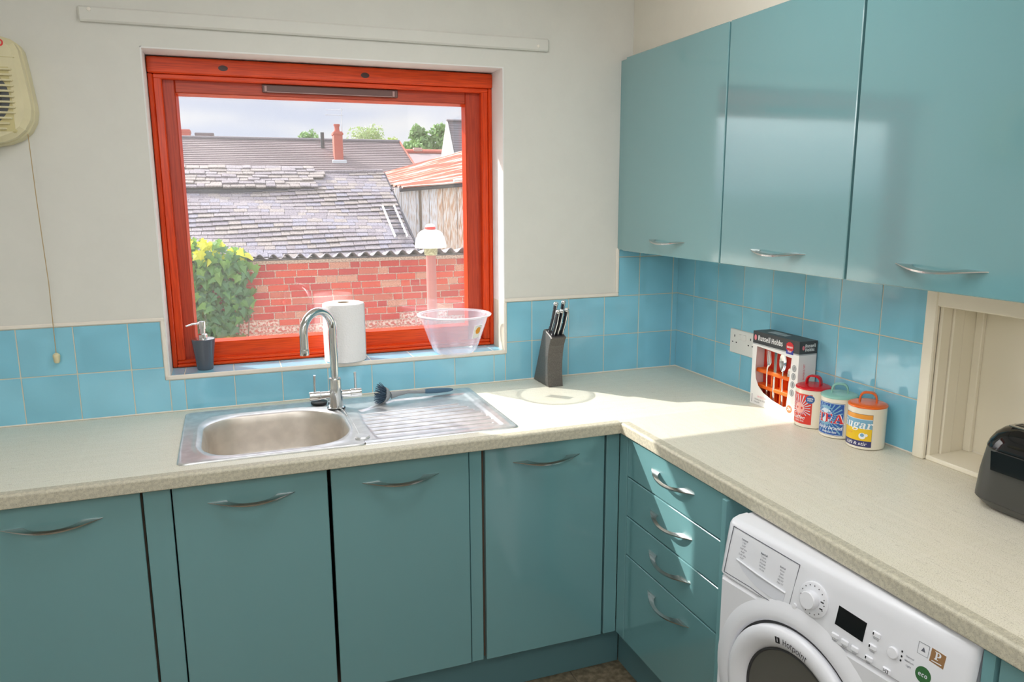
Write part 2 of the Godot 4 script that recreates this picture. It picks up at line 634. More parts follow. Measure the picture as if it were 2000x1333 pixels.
func room() -> void:
	var th := 0.27
	# the window wall, with its opening
	var wb := struct("wall_back", "cream painted window wall above a band of blue tiles", "wall")
	var s := mb()
	s.box(V(-3.4, -0.3, -th), V(OX0, 2.7, 0))
	s.box(V(OX1, -0.3, -th), V(0.3, 2.7, 0))
	s.box(V(OX0, OY1, -th), V(OX1, 2.7, 0))
	s.box(V(OX0, -0.3, -th), V(OX1, OY0 - 0.004, 0))
	part("plaster", s, M.wall_paint, wb)
	# white painted linings of the opening
	var lin := mb()
	lin.box(V(OX0, OY0, -0.2), V(OX0 + 0.004, OY1, 0.001))
	lin.box(V(OX1 - 0.004, OY0, -0.2), V(OX1, OY1, 0.001))
	lin.box(V(OX0, OY1 - 0.004, -0.2), V(OX1, OY1, 0.001))
	part("lining", lin, M.reveal_paint, wb)
	var gr := mb()
	gr.box(V(-3.0, WT, 0), V(OX0, 1.182, 0.0008))
	gr.box(V(OX0, WT, 0), V(OX1, 0.988, 0.0008))
	gr.box(V(OX1, WT, 0), V(0, 1.184, 0.0008))
	gr.box(V(-0.275, 1.184, 0), V(0, 1.40, 0.0008))
	gr.box(V(OX0, OY0 - 0.004, -0.2), V(OX1, OY0 + 0.001, 0.0))
	gr.box(V(OX1 - 0.005, OY0, -0.115), V(OX1 - 0.0008, 1.184, 0))
	part("grout", gr, M.grout, wb)
	# tiles, course by course
	var j0 := -0.0264
	for r in 4:
		var y0: float = ROWS[r]
		var y1: float = ROWS[r + 1] if r < 3 else 1.39
		var k := 0
		var xb := 0.0
		while xb > -2.95:
			var xa := j0 - P * k
			k += 1
			var a := xa
			var b := xb
			xb = xa
			if r == 0:
				for cut in [[-3.0, OX0], [OX0, OX1], [OX1, 0.0]]:
					var ca := maxf(a, cut[0])
					var cb := minf(b, cut[1])
					if cb - ca > 0.006:
						var whole: bool = cut[0] != OX0
						if not whole or absf(ca - a) < 1e-4 and absf(cb - b) < 1e-4:
							tile_at(wb, ca, cb, y0, y1 if whole else 0.987, "back")
						elif whole:
							# a tile notched round the corner of the opening: two pieces of the full height and the low one meet
							tile_at(wb, ca, cb, y0, y1, "back")
			elif r == 1:
				for cut in [[-3.0, OX0 - 0.012], [OX1 + 0.006, 0.0]]:
					var ca := maxf(a, cut[0])
					var cb := minf(b, cut[1])
					if cb - ca > 0.006:
						tile_at(wb, ca, cb, y0, y1 - (0.002 if cut[0] < -2.0 else 0.0), "back")
			else:
				var ca := maxf(a, -0.273)
				if b - ca > 0.006:
					tile_at(wb, ca, b, y0, y1, "back")
	# sill and lower right reveal tiles
	var k := 0
	while true:
		var xa := maxf(j0 - P * (k + 1), OX0 + 0.004)
		var xb := minf(j0 - P * k, OX1 - 0.005)
		k += 1
		if xb > xa + 0.006:
			tile_at(wb, xa, xb, -0.116, -0.001, "sill")
		if j0 - P * k < OX0:
			break
	tile_at(wb, -0.114, -0.002, OY0 + 0.003, 1.1, "reveal")
	tile_at(wb, -0.114, -0.002, 1.1, 1.184, "reveal")
	# white plastic edge strips
	for q in [
		[V(OX0 - 0.012, 0.988, 0), V(OX1 + 0.005, OY0 + 0.003, 0.006)],
		[V(OX0 - 0.012, 0.988, 0), V(OX0, 1.19, 0.006)],
		[V(OX1 - 0.006, 0.988, 0), V(OX1 + 0.006, 1.184, 0.006)],
		[V(-3.0, 1.182, 0), V(OX0, 1.194, 0.006)],
		[V(OX1 - 0.006, 1.184, 0), V(-0.273, 1.197, 0.007)],
		[V(-0.285, 1.197, 0), V(-0.273, 1.372, 0.007)],
		[V(-2.95, WT, 0), V(0, WT + 0.005, 0.004)],
	]:
		part("edge_strip", boxm(q[0], q[1], 0.0025), M.trim_white, wb)

	# the right-hand wall, with the serving hatch
	var wr := struct("wall_right", "right-hand wall with blue tiles and a serving hatch", "wall")
	s = mb()
	var hz0 := 1.222
	var hz1 := 2.15
	var hy0 := 0.885
	var hy1 := 1.316
	s.box(V(0, -0.3, 0), V(0.16, 2.7, hz0))
	s.box(V(0, -0.3, hz1), V(0.16, 2.7, 4.6))
	s.box(V(0, -0.3, hz0), V(0.16, hy0, hz1))
	s.box(V(0, hy1, hz0), V(0.16, 2.7, hz1))
	part("plaster", s, M.wall_paint_warm, wr)
	gr = mb()
	gr.box(V(-0.0008, WT, 0), V(0, 1.40, 1.187))
	part("grout", gr, M.grout, wr)
	for r in 4:
		var za := 0.0
		for j in 8:
			var zb := 0.1177 + P * j
			tile_at(wr, za, minf(zb, 1.186), ROWS[r], ROWS[r + 1] if r < 3 else 1.385, "right")
			za = zb
	part("edge_strip", boxm(V(-0.004, WT, 0), V(0, WT + 0.005, 1.187), 0.0015), M.trim_white, wr)
	# boxed-in bulkhead over the wall units
	var bk := struct("trim_1", "warm white boxed bulkhead above the wall cupboards", "bulkhead")
	part("plaster", boxm(V(-0.231, 2.066, 0.0005), V(-0.0005, 2.42, 3.4)), M.wall_paint_warm, bk)
	# hatch: cream architrave, boarded linings, sill and back panel
	var h := struct("trim_2", "cream painted timber surround of the serving hatch", "hatch")
	part("architrave", boxm(V(-0.014, WT, 1.188), V(0.0, 1.372, 1.223), 0.003), M.cream_gloss, h)
	part("architrave", boxm(V(-0.014, 1.290, 1.223), V(0.0, 1.372, 2.2), 0.003), M.cream_gloss, h)
	for q in [[0.0, 0.036, 0.0], [0.037, 0.075, 0.004], [0.076, 0.135, 0.0]]:
		part("lining_board", boxm(V(q[0], hy0, hz0 - 0.006), V(q[1], 1.31, hz0 + 0.008 + q[2]), 0.003), M.cream_gloss, h)
	part("head_board", boxm(V(0.0, 1.302, hz0), V(0.135, 1.32, hz1), 0.002), M.cream_gloss, h)
	part("sill", boxm(V(-0.006, WT, 1.2235), V(0.135, 0.893, hz1), 0.003), M.cream_gloss, h)
	part("side_bead", boxm(V(0.118, 0.893, hz0 + 0.008), V(0.1305, 1.302, hz0 + 0.03), 0.002), M.cream_gloss, h)
	part("panel", boxm(V(0.131, 0.893, hz0 + 0.0), V(0.145, 1.302, hz1 - 0.002), 0.002), M.cream_gloss, h)

	var wl := struct("wall_left", "plain painted left-hand wall out of the picture", "wall")
	part("plaster", boxm(V(-3.55, -0.3, 0), V(-3.4, 2.7, 4.6)), M.wall_paint, wl)
	var wf := struct("wall_front", "plain painted wall behind the camera", "wall")
	part("plaster", boxm(V(-3.4, -0.3, 4.45), V(0, 2.7, 4.6)), M.wall_paint, wf)
	var ce := struct("ceiling", "flat white ceiling", "ceiling")
	part("plaster", boxm(V(-3.4, 2.42, 0), V(0, 2.6, 4.45)), M.ceiling_paint, ce)
	var fl := struct("floor", "brown stone-look kitchen floor", "floor")
	part("screed", boxm(V(-3.4, -0.2, 0), V(0, -0.003, 4.45)), M.floor_joint, fl)
	for i in 8:
		for j in 9:
			var x0 := -0.72 - 0.333 * i + 0.333
			var z0 := 0.37 + 0.333 * j
			part("floor_tile", boxm(V(x0 - 0.3315, -0.003, z0 + 0.0015), V(x0 - 0.0015, 0.0, z0 + 0.3315), 0.001), M.floor_vinyl, fl)


# ---------------------------------------------------------------- the window
func window() -> void:
	var w := struct("window_1", "orange-brown varnished timber window over the sink", "window")
	var zf := -0.116          # front of the fixed frame
	var x0 := OX0 + 0.006
	var x1 := OX1 - 0.004
	var y0 := OY0 + 0.003
	var y1 := OY1 - 0.008
	# fixed frame: an outer strip and a slightly lower inner strip on each side
	for s in [0, 1]:
		var xa := x0 if s == 0 else x1
		var d := 1.0 if s == 0 else -1.0
		var a := xa + d * 0.014
		var b := xa + d * 0.040
		part("jamb", boxm(V(minf(xa, a), y0, -0.20), V(maxf(xa, a), y1 - 0.05, zf), 0.003), M.wood_y, w)
		part("jamb", boxm(V(minf(a, b), y0 + 0.022, -0.20), V(maxf(a, b), y1 - 0.05, zf - 0.006), 0.003), M.wood_y, w)
	part("head", boxm(V(x0, y1 - 0.05, -0.20), V(x1, y1, zf + 0.008), 0.004), M.wood_x, w)
	part("head", boxm(V(x0 + 0.014, y1 - 0.066, -0.20), V(x1 - 0.014, y1 - 0.05, zf - 0.004), 0.003), M.wood_x, w)
	part("frame_sill", boxm(V(x0 + 0.014, y0, -0.20), V(x1 - 0.014, y0 + 0.010, zf + 0.002), 0.003), M.wood_x, w)
	part("frame_sill", boxm(V(x0 + 0.014, y0 + 0.010, -0.20), V(x1 - 0.014, y0 + 0.022, zf - 0.008), 0.003), M.wood_x, w)
	# sash, set back
	var sx0 := x0 + 0.036
	var sx1 := x1 - 0.036
	var sy0 := y0 + 0.018
	var sy1 := y1 - 0.060
	var zs := -0.146
	var gx0 := -1.826
	var gx1 := -0.844
	var gy0 := 1.078
	var gy1 := 1.906
	part("sash_stile", boxm(V(sx0, sy0, -0.2), V(gx0, sy1, zs), 0.003), M.sash_y, w)
	part("sash_stile", boxm(V(gx1, sy0, -0.2), V(sx1, sy1, zs), 0.003), M.sash_y, w)
	part("sash_rail", boxm(V(gx0, gy1, -0.2), V(gx1, sy1, zs), 0.003), M.sash_x, w)
	part("sash_rail", boxm(V(gx0, sy0, -0.2), V(gx1, gy0, zs), 0.004), M.wood_x, w)
	# glazing beads, sloped towards the glass
	var zg := -0.172
	for q in [[0, 1, 0], [0, -1, 0], [1, 1, 0], [1, -1, 0]]:
		var b := mb()
		var k := 0.008
		if q[0] == 0:
			var yy := gy1 if q[1] > 0 else gy0
			var d: float = -q[1]
			b.oquad(V(gx0, yy, zs - 0.002), V(gx1, yy, zs - 0.002), V(gx1, yy + d * k, zg + 0.002), V(gx0, yy + d * k, zg + 0.002), V(0, d, 1))
			b.oquad(V(gx0, yy, zg + 0.001), V(gx1, yy, zg + 0.001), V(gx1, yy + d * k, zg + 0.002), V(gx0, yy + d * k, zg + 0.002), V(0, 0, -1))
			part("bead", b, M.wood_x, w)
		else:
			var xx := gx1 if q[1] > 0 else gx0
			var d: float = -q[1]
			b.oquad(V(xx, gy0, zs - 0.002), V(xx, gy1, zs - 0.002), V(xx + d * k, gy1, zg + 0.002), V(xx + d * k, gy0, zg + 0.002), V(d, 0, 1))
			b.oquad(V(xx, gy0, zg + 0.001), V(xx, gy1, zg + 0.001), V(xx + d * k, gy1, zg + 0.002), V(xx + d * k, gy0, zg + 0.002), V(0, 0, -1))
			part("bead", b, M.wood_y, w)
	# sealed unit: two sheets of glass, each with its two faces
	for zz in [zg, zg - 0.014]:
		var pane := mb()
		for dz in [0.0, -0.004]:
			pane.quad(V(gx0 - 0.004, gy0 - 0.004, zz + dz), V(gx1 + 0.004, gy0 - 0.004, zz + dz), V(gx1 + 0.004, gy1 + 0.004, zz + dz), V(gx0 - 0.004, gy1 + 0.004, zz + dz))
		part("pane", pane, M.glass, w)
	# dark spacer bar round the sealed unit
	var sp := mb()
	sp.box(V(gx0, gy0, zg - 0.013), V(gx0 + 0.004, gy1, zg - 0.005))
	sp.box(V(gx1 - 0.004, gy0, zg - 0.013), V(gx1, gy1, zg - 0.005))
	sp.box(V(gx0, gy0, zg - 0.013), V(gx1, gy0 + 0.004, zg - 0.005))
	sp.box(V(gx0, gy1 - 0.004, zg - 0.013), V(gx1, gy1, zg - 0.005))
	part("spacer_bar", sp, M.dark_grey, w)
	# trickle vent
	var v := part("trickle_vent", boxm(V(-1.556, 1.918, zs - 0.001), V(-1.096, 1.944, zs + 0.009), 0.002), M.vent_brown, w)
	part("vent_cap", boxm(V(-1.549, 1.920, zs + 0.009), V(-1.541, 1.939, zs + 0.012), 0.001), M.vent_cap, v)
	part("vent_cap", boxm(V(-1.116, 1.920, zs + 0.009), V(-1.108, 1.939, zs + 0.012), 0.001), M.vent_cap, v)
	part("vent_lip", boxm(V(-1.541, 1.9185, zs + 0.009), V(-1.116, 1.9205, zs + 0.013), 0.0005), M.vent_cap, v)
	# knots in the head
	for kx in [-1.675, -1.215]:
		var kb := mb()
		kb.lathe([Vector2(0.0, 0.0), Vector2(0.012, 0.0002), Vector2(0.012, 0.0006), Vector2(0.0, 0.0009)], 14)
		var o := part("knot", kb, M.knot, w, V(kx, 1.984, zf + 0.0078))
		o.rotation = V(PI / 2, 0, 0)
		o.scale = V(1.25, 1, 0.75)
	# outside lintel and stone sill
	part("lintel", boxm(V(OX0 - 0.2, OY1 - 0.085, -0.30), V(OX1 + 0.2, OY1 + 0.1, -0.235), 0.004), M.grout, w)
	part("outer_sill", boxm(V(OX0 - 0.1, OY0 - 0.06, -0.36), V(OX1 + 0.1, OY0 + 0.02, -0.2), 0.006), M.grout, w)


# ---------------------------------------------------------------- the yard and the roofs beyond
func leaf_shape(sz: float, fold: float) -> MB:
	# a five-pointed ivy leaf folded along its midrib, tip downwards, facing +z
	var b := mb()
	var o := [Vector2(0, 0.32), Vector2(0.16, 0.40), Vector2(0.30, 0.34), Vector2(0.26, 0.18), Vector2(0.50, 0.06), Vector2(0.27, -0.12), Vector2(0.0, -0.62)]
	for s in [-1.0, 1.0]:
		for i in o.size() - 1:
			var p := [V(0, 0.0, 0.0)]
			for q in [o[i], o[i + 1]]:
				p.append(V(q.x * s, q.y, -absf(q.x) * fold - 0.12 * q.y * q.y))
			b.otri(p[0] * sz, p[1] * sz, p[2] * sz, V(0, 0, 1))
	return b


func crown(r: Vector3, count: int, leaf: float, sd: int, holes: float) -> MB:
	# small leaf sprays scattered over the lumps of a rounded volume, its middle at the origin
	var g := RandomNumberGenerator.new()
	g.seed = sd
	var lumps := [[Vector3.ZERO, 0.55]]
	for i in 16:
		var d := V(g.randf_range(-1, 1), g.randf_range(-0.75, 0.9), g.randf_range(-1, 1)).normalized() * g.randf_range(0.45, 0.72)
		lumps.append([d, g.randf_range(0.24, 0.40)])
	var b := mb()
	for i in count:
		var l: Array = lumps[g.randi() % lumps.size()]
		var d := V(g.randfn(), g.randfn(), g.randfn()).normalized()
		var p: Vector3 = l[0] + d * l[1] * pow(g.randf(), holes)
		p *= r
		var a := V(g.randfn(), g.randfn(), g.randfn()).normalized()
		var c := a.cross(V(g.randfn(), g.randfn(), g.randfn())).normalized()
		var s := leaf * g.randf_range(0.6, 1.3)
		b.quad(p - a * s, p - c * s * 0.6, p + a * s, p + c * s * 0.6)
	return b


func tree(label: String, at: Vector3, r: Vector3, m: Material, count: int, leaf: float, sd: int, holes := 0.5) -> void:
	# `at` is the middle of the crown; the trunk goes down to the ground
	var base := V(at.x, -0.302, at.z)
	var t := thing("tree", label, "tree", base, 0.0, "trees beyond the slate roof")
	var hh := at.y - base.y
	var tr := mb()
	tr.tube([V(0, 0, 0), V(0.1, hh * 0.5, 0), V(0.0, hh, 0.1)], [r.x * 0.14, r.x * 0.10, r.x * 0.05], 8)
	part("trunk", tr, M.bark, t)
	part("crown", crown(r, count, leaf, sd, holes), m, t, V(0, hh, 0))


func outdoors() -> void:
	var gn := noise_tex(0.03, 71, [rgb(200, 196, 188), rgb(255, 255, 255)], [0.3, 0.7], 256, 4)
	tri(mat("concrete", rgb(196, 190, 178), 0.9), gn, V(0.7, 0.7, 0.7))
	var gd := struct("ground", "pale concrete yard outside the window", "ground")
	part("slab", boxm(V(-14, -0.5, -45), V(22, -0.302, -0.27)), M.concrete, gd)

	tri(mat("sheet_grey", rgb(150, 146, 156), 0.75), gn, V(1.5, 1.5, 1.5))
	# ---- brick yard wall
	var bn := noise_tex(0.06, 81, [rgb(205, 190, 186), rgb(255, 255, 255)], [0.25, 0.6], 256, 4)
	var tones := [rgb(214, 72, 62), rgb(222, 80, 68), rgb(202, 66, 62), rgb(230, 90, 66), rgb(216, 116, 96), rgb(222, 158, 134)]
	for i in 6:
		var m := tri(mat("brick_%d" % i, tones[i], 0.9), bn, V(5, 5, 5))
		relief(m, bn, 0.3)
	var wn := noise_tex(0.022, 83, [rgb(196, 96, 86), rgb(206, 140, 126), rgb(222, 192, 178), rgb(234, 218, 206)], [0.3, 0.45, 0.6, 1.0], 256, 4)
	relief(tri(mat("brick_limed", Color(1, 1, 1), 0.95), wn, V(4, 4, 4)), wn, 0.3)
	tri(mat("mortar", rgb(224, 202, 186), 0.95), bn, V(3, 3, 3))
	var w := thing("brick_wall", "red brick yard wall with lime-stained lower courses, across the yard from the window", "wall", V(0, 0, -6.0))
	part("mortar_core", boxm(V(-2.75, -0.302, -0.2), V(1.75, 0.90, -0.008)), M.mortar, w)
	part("shadow_fillet", boxm(V(-2.75, 0.86, -0.2), V(1.75, 0.918, -0.03)), M.sheet_grey, w)  # strip put in for the shaded gap under the corrugated sheet
	var shapes := {}
	var row := 0
	var y := -0.125
	while y < 0.86:
		var x := -2.75 - rng.randf_range(0.0, 0.2)
		var hp := 0.0763
		while x < 1.75:
			var head := rng.randf() < 0.22
			var l := 0.1025 if head else 0.2135
			var xa := maxf(x, -2.75)
			var xb := minf(x + l, 1.75)
			if xb - xa > 0.03:
				var key := "%.3f" % snappedf(xb - xa, 0.004)
				if not shapes.has(key):
					var bb := mb()
					bb.box(V(-(xb - xa) / 2, -0.0325, -0.09), V((xb - xa) / 2, 0.0325, 0.0), 0.003)
					shapes[key] = bb.mesh()
				var lime := y < 0.16 and rng.randf() < 0.85 or y < 0.24 and rng.randf() < 0.5
				var t := rng.randi_range(0, 3) if rng.randf() < 0.8 else rng.randi_range(4, 5)
				var o := part("brick", shapes[key], M.brick_limed if lime else M["brick_%d" % t], w)
				o.position = V((xa + xb) / 2, y + hp / 2 + rng.randf_range(-0.002, 0.002), rng.randf_range(-0.003, 0.005))
				o.rotation.z = rng.randf_range(-0.008, 0.008)
			x += l + 0.0115
		row += 1
		y += hp

	# ---- corrugated sheet lying along the wall top
	var g := []
	var g2 := []
	for r in [[-0.30, -0.05], [0.09, 0.0]]:
		var p := PackedVector3Array()
		var q := PackedVector3Array()
		for i in 361:
			var x := -2.75 + 4.6 * i / 360.0
			var yy := 0.957 + 0.026 * sin(x * TAU / 0.1405 + 1.0) + 0.004 * sin(x * 3.1) + 0.006 * (x + 0.5)
			p.append(V(x, yy + r[1], r[0]))
			q.append(V(x, yy + r[1] - 0.007, r[0]))
		g.append(p)
		g2.append(q)
	var sh := mb()
	sh.grid([g[0], g[1]])
	sh.grid([g2[0], g2[1]], false, true)
	sh.grid([g[1], g2[1]])
	sh.grid([g2[0], g[0]])
	single("corrugated_sheet", sh, M.sheet_grey, "grey corrugated sheet along the top of the brick wall", "roofing sheet", V(0, 0, -6.0))

	# ---- ivy
	var lc := [rgb(84, 128, 66), rgb(64, 108, 70), rgb(104, 142, 70), rgb(74, 112, 84)]
	for i in 5:
		var m := mat("ivy_%d" % i, lc[i] if i < 4 else rgb(196, 196, 56), 0.45)  # the last, yellow tone paints sunlight onto the top leaves
		m.backlight_enabled = true
		m.backlight = Color(0.45, 0.6, 0.2) if i < 4 else Color(0.8, 0.8, 0.25)
		m.cull_mode = BaseMaterial3D.CULL_DISABLED
	mat("bark", rgb(120, 104, 88), 0.9)
	var iv := thing("ivy", "green ivy with sunlight coloured into its yellow top leaves, hanging over the left end of the brick wall", "ivy", V(-1.85, 0, -5.92))
	var stems := mb()
	for i in 9:
		var sx := -0.55 + 0.1 * i
		stems.tube([V(sx, -0.3, 0), V(sx + 0.06, 0.3, 0.02), V(sx - 0.03, 0.75, 0.03), V(sx + 0.05, 1.05, -0.05)], 0.006, 6)
	part("stem", stems, M.bark, iv)
	var leaves := []
	for i in 4:
		leaves.append(leaf_shape(0.10 + 0.012 * i, 0.3 + 0.1 * i).mesh())
	var rest := mb()
	for i in 760:
		var px := 0.0
		var py := 0.0
		while true:
			px = rng.randf_range(-0.55, 0.50)
			py = rng.randf_range(-0.05, 1.17)
			var right := 0.36 if py > 0.5 else lerpf(0.02, 0.36, clampf((py + 0.1) / 0.6, 0.0, 1.0))
			if py > 1.02:
				right = lerpf(0.30, -0.15, (py - 1.02) / 0.15)
			right += rng.randf_range(-0.06, 0.02) if rng.randf() < 0.88 else rng.randf_range(0.0, 0.14)
			if px < right:
				break
		var top := py > 0.90
		var tm: int = 4 if py > 1.0 and rng.randf() < 0.8 or top and rng.randf() < 0.45 else rng.randi_range(0, 3)
		var depth := rng.randf_range(0.0, 0.14)
		var bas := Basis.from_euler(V(rng.randf_range(-0.9, 0.5), rng.randf_range(-0.8, 0.8), rng.randf_range(-0.8, 0.8)))
		if i < 300:
			var o := part("leaf", leaves[rng.randi() % 4], M["ivy_%d" % tm], iv, V(px, py, depth + 0.03))
			o.basis = bas
		else:
			rest.xf = Transform3D(bas, V(px, py, depth - 0.06 * float(top)))
			var lf := leaf_shape(rng.randf_range(0.08, 0.12), 0.35)
			for k in range(0, lf.v.size(), 3):
				rest.tri(lf.v[k], lf.v[k + 2], lf.v[k + 1])
	var rp := part("leaf_mass", rest, M.ivy_1, iv)
	rp.set_meta("kind", "stuff")

	# ---- flue pipe with a cowl
	mat("flue_red", rgb(176, 108, 104), 0.55)
	mat("cowl_white", rgb(236, 234, 226), 0.5)
	tri(mat("cowl_green", rgb(196, 196, 160), 0.7), gn, V(6, 6, 6))
	mat("cowl_red", rgb(212, 60, 56), 0.5)
	var fl := thing("flue_pipe", "red-brown flue pipe with a white domed cowl in the yard", "flue", V(-0.262, -0.302, -3.0))
	var fp := mb()
	fp.tube([V(0, 0, 0), V(0, 1.46, 0)], 0.038, 20)
	part("pipe", fp, M.flue_red, fl)
	var sk := mb()
	sk.lathe([Vector2(0.037, 1.440), Vector2(0.047, 1.440), Vector2(0.050, 1.46), Vector2(0.052, 1.53), Vector2(0.046, 1.575), Vector2(0.03, 1.6), Vector2(0.0, 1.608)], 22)
	part("socket", sk, M.cowl_green, fl)
	var dm := mb()
	dm.lathe([Vector2(0.112, 1.500), Vector2(0.118, 1.497), Vector2(0.120, 1.51), Vector2(0.112, 1.555), Vector2(0.094, 1.60), Vector2(0.072, 1.622), Vector2(0.045, 1.632), Vector2(0.0, 1.634)], 28)
	dm.lathe([Vector2(0.0, 1.626), Vector2(0.045, 1.624), Vector2(0.068, 1.613), Vector2(0.088, 1.593), Vector2(0.106, 1.552), Vector2(0.112, 1.500)], 28)
	part("dome", dm, M.cowl_white, fl)
	var cr := mb()
	cr.lathe([Vector2(0.036, 1.633), Vector2(0.040, 1.638), Vector2(0.040, 1.650), Vector2(0.036, 1.654)], 20)
	part("band", cr, M.cowl_red, fl)
	var cc := mb()
	cc.lathe([Vector2(0.037, 1.653), Vector2(0.034, 1.664), Vector2(0.018, 1.673), Vector2(0.0, 1.675)], 20)
	part("cap", cc, M.cowl_white, fl)

	slate_roof()
	barn()
	far_roofs()


func slate_roof() -> void:
	var sn := noise_tex(0.05, 91, [rgb(196, 194, 196), rgb(255, 255, 255)], [0.25, 0.65], 256, 4)
	var tones := [rgb(146, 137, 142), rgb(154, 146, 150), rgb(138, 130, 138), rgb(158, 148, 144), rgb(146, 142, 154), rgb(128, 121, 126)]
	for i in 6:
		tri(mat("slate_%d" % i, tones[i], 0.8), sn, V(3, 3, 3))
	mat("dark_gap", rgb(74, 72, 82), 0.9)
	var r := thing("outbuilding", "low outbuilding with a weathered uneven grey slate roof behind the brick wall", "outbuilding")
	var e0 := V(0, 0.90, -6.42)
	var e1 := V(0, 1.875, -8.42)
	var up := (e1 - e0)
	var ln := up.length()
	var tilt := atan2(up.y, -up.z)
	# under-roof and walls
	var bd := mb()
	bd.quad(V(-2.9, 0.87, -6.43), V(0.43, 0.87, -6.43), V(0.47, 1.86, -8.43), V(-2.9, 1.80, -8.43))
	bd.box(V(-2.9, -0.302, -8.4), V(0.43, 0.86, -6.5))
	bd.quad(V(0.43, 0.86, -6.43), V(0.43, 0.86, -8.43), V(0.47, 1.88, -8.43), V(0.43, 0.86, -6.43))
	bd.otri(V(0.43, 0.86, -6.43), V(0.43, 0.86, -8.43), V(0.47, 1.88, -8.43), V(1, 0, 0))
	part("roof_deck", bd, M.dark_gap, r)
	var rows := 23
	var ex := ln / rows
	var shapes := {}
	var rest := []
	for i in 6:
		rest.append(mb())
	var count := 0
	for k in rows:
		var x := -2.75 + rng.randf_range(-0.1, 0.0)
		var big := k < 10
		while x < 0.44:
			var wd := snappedf(rng.randf_range(0.09, 0.18), 0.02)
			if x + wd > 0.45:
				wd = 0.45 - x
			if wd < 0.03:
				break
			var t := float(k) / rows
			var c := e0 + up * t + V(x + wd / 2, 0.0, 0)
			c.y += (c.x + 2.1) * 0.024 * t + 0.018 * sin(c.x * 2.3 + k * 0.5) + 0.012
			var bas := Basis(V(1, 0, 0), tilt - 0.05) * Basis(V(0, 1, 0), 0.0)
			bas = Basis.from_euler(V(tilt - 0.09 + rng.randf_range(-0.02, 0.02), rng.randf_range(-0.02, 0.02), rng.randf_range(-0.012, 0.012) + 0.012 * cos(c.x * 2.3 + k * 0.5)))
			var tn := rng.randi_range(0, 4)
			if count < 300:
				var key := "%.2f" % wd
				if not shapes.has(key):
					var b := mb()
					b.box(V(-wd / 2 + 0.0014, -0.004, -0.12), V(wd / 2 - 0.0014, 0.006, 0.0), 0.002)
					shapes[key] = b.mesh()
				var o := part("slate", shapes[key], M["slate_%d" % tn], r)
				o.transform = Transform3D(bas, c)
				count += 1
			else:
				var b: MB = rest[tn]
				b.xf = Transform3D(bas, c)
				b.box(V(-wd / 2 + 0.0014, -0.004, -0.12), V(wd / 2 - 0.0014, 0.006, 0.0), 0.0)
			x += wd
	# the thicker, lifted patch of small stone slates upper left
	for k in 7:
		var x := -2.75
		while x < -0.56 - 0.03 * (k % 2):
			var wd := rng.randf_range(0.09, 0.22)
			var t := 0.745 + 0.042 * k
			var c := e0 + up * t + V(x + wd / 2, 0.072 + rng.randf_range(-0.006, 0.008), 0)
			c.y += (c.x + 2.1) * 0.024 * t - 0.018 * (c.x + 1.6)
			var b: MB = rest[[3, 3, 1, 0][rng.randi() % 4]]
			b.xf = Transform3D(Basis.from_euler(V(tilt - 0.12 + rng.randf_range(-0.05, 0.05), 0, rng.randf_range(-0.03, 0.03))), c)
			b.box(V(-wd / 2, -0.012, -0.12), V(wd / 2, 0.012, 0.0), 0.004)
			x += wd + 0.004
	for i in 6:
		if rest[i].v.size():
			rest[i].xf = Transform3D()
			var o := part("slate_courses", rest[i], M["slate_%d" % i], r)
			o.set_meta("kind", "stuff")
	var lay := mb()
	lay.quad(V(-2.8, 1.655, -7.90), V(-0.6, 1.66, -7.90), V(-0.6, 1.93, -8.40), V(-2.8, 1.88, -8.40))
	lay.box(V(-2.8, 1.58, -7.96), V(-0.62, 1.66, -7.905))  # dark front face put in for the shadow below the lifted patch
	part("lifted_underlay_shade", lay, M.dark_gap, r)
	var rd := mb()
	for i in 12:
		var xa := -2.8 + 0.27 * i
		rd.tube([V(xa, 1.868 + (xa + 2.1) * 0.024, -8.43), V(xa + 0.268, 1.868 + (xa + 2.37) * 0.024, -8.43)], 0.035, 10)
	part("ridge_tile", rd, M.slate_0, r)
	var vg := mb()
	vg.box(V(-0.012, -0.06, -ln / 2), V(0.012, 0.01, ln / 2), 0.003)
	var vo := part("verge_board", vg, M.dark_gap, r)
	vo.transform = Transform3D(Basis(V(1, 0, 0), tilt), (e0 + e1) / 2 + V(0.462, 0.035, 0))

	# white roof ladder lying near the verge
	mat("ladder_white", rgb(238, 236, 232), 0.5)
	var la := thing("roof_ladder", "white roof ladder lying on the slates beside the barn", "ladder")
	la.transform = Transform3D(Basis(V(1, 0, 0), tilt), e0 + up * 0.30 + V(0.30, 0.085, 0))
	for sx in [-0.075, 0.075]:
		part("rail", boxm(V(sx - 0.010, -0.012, -0.42), V(sx + 0.010, 0.014, 0.42), 0.003), M.ladder_white, la)
	for k in 6:
		part("rung", boxm(V(-0.065, -0.004, -0.37 + 0.14 * k), V(0.065, 0.010, -0.345 + 0.14 * k), 0.002), M.dark_gap, la)


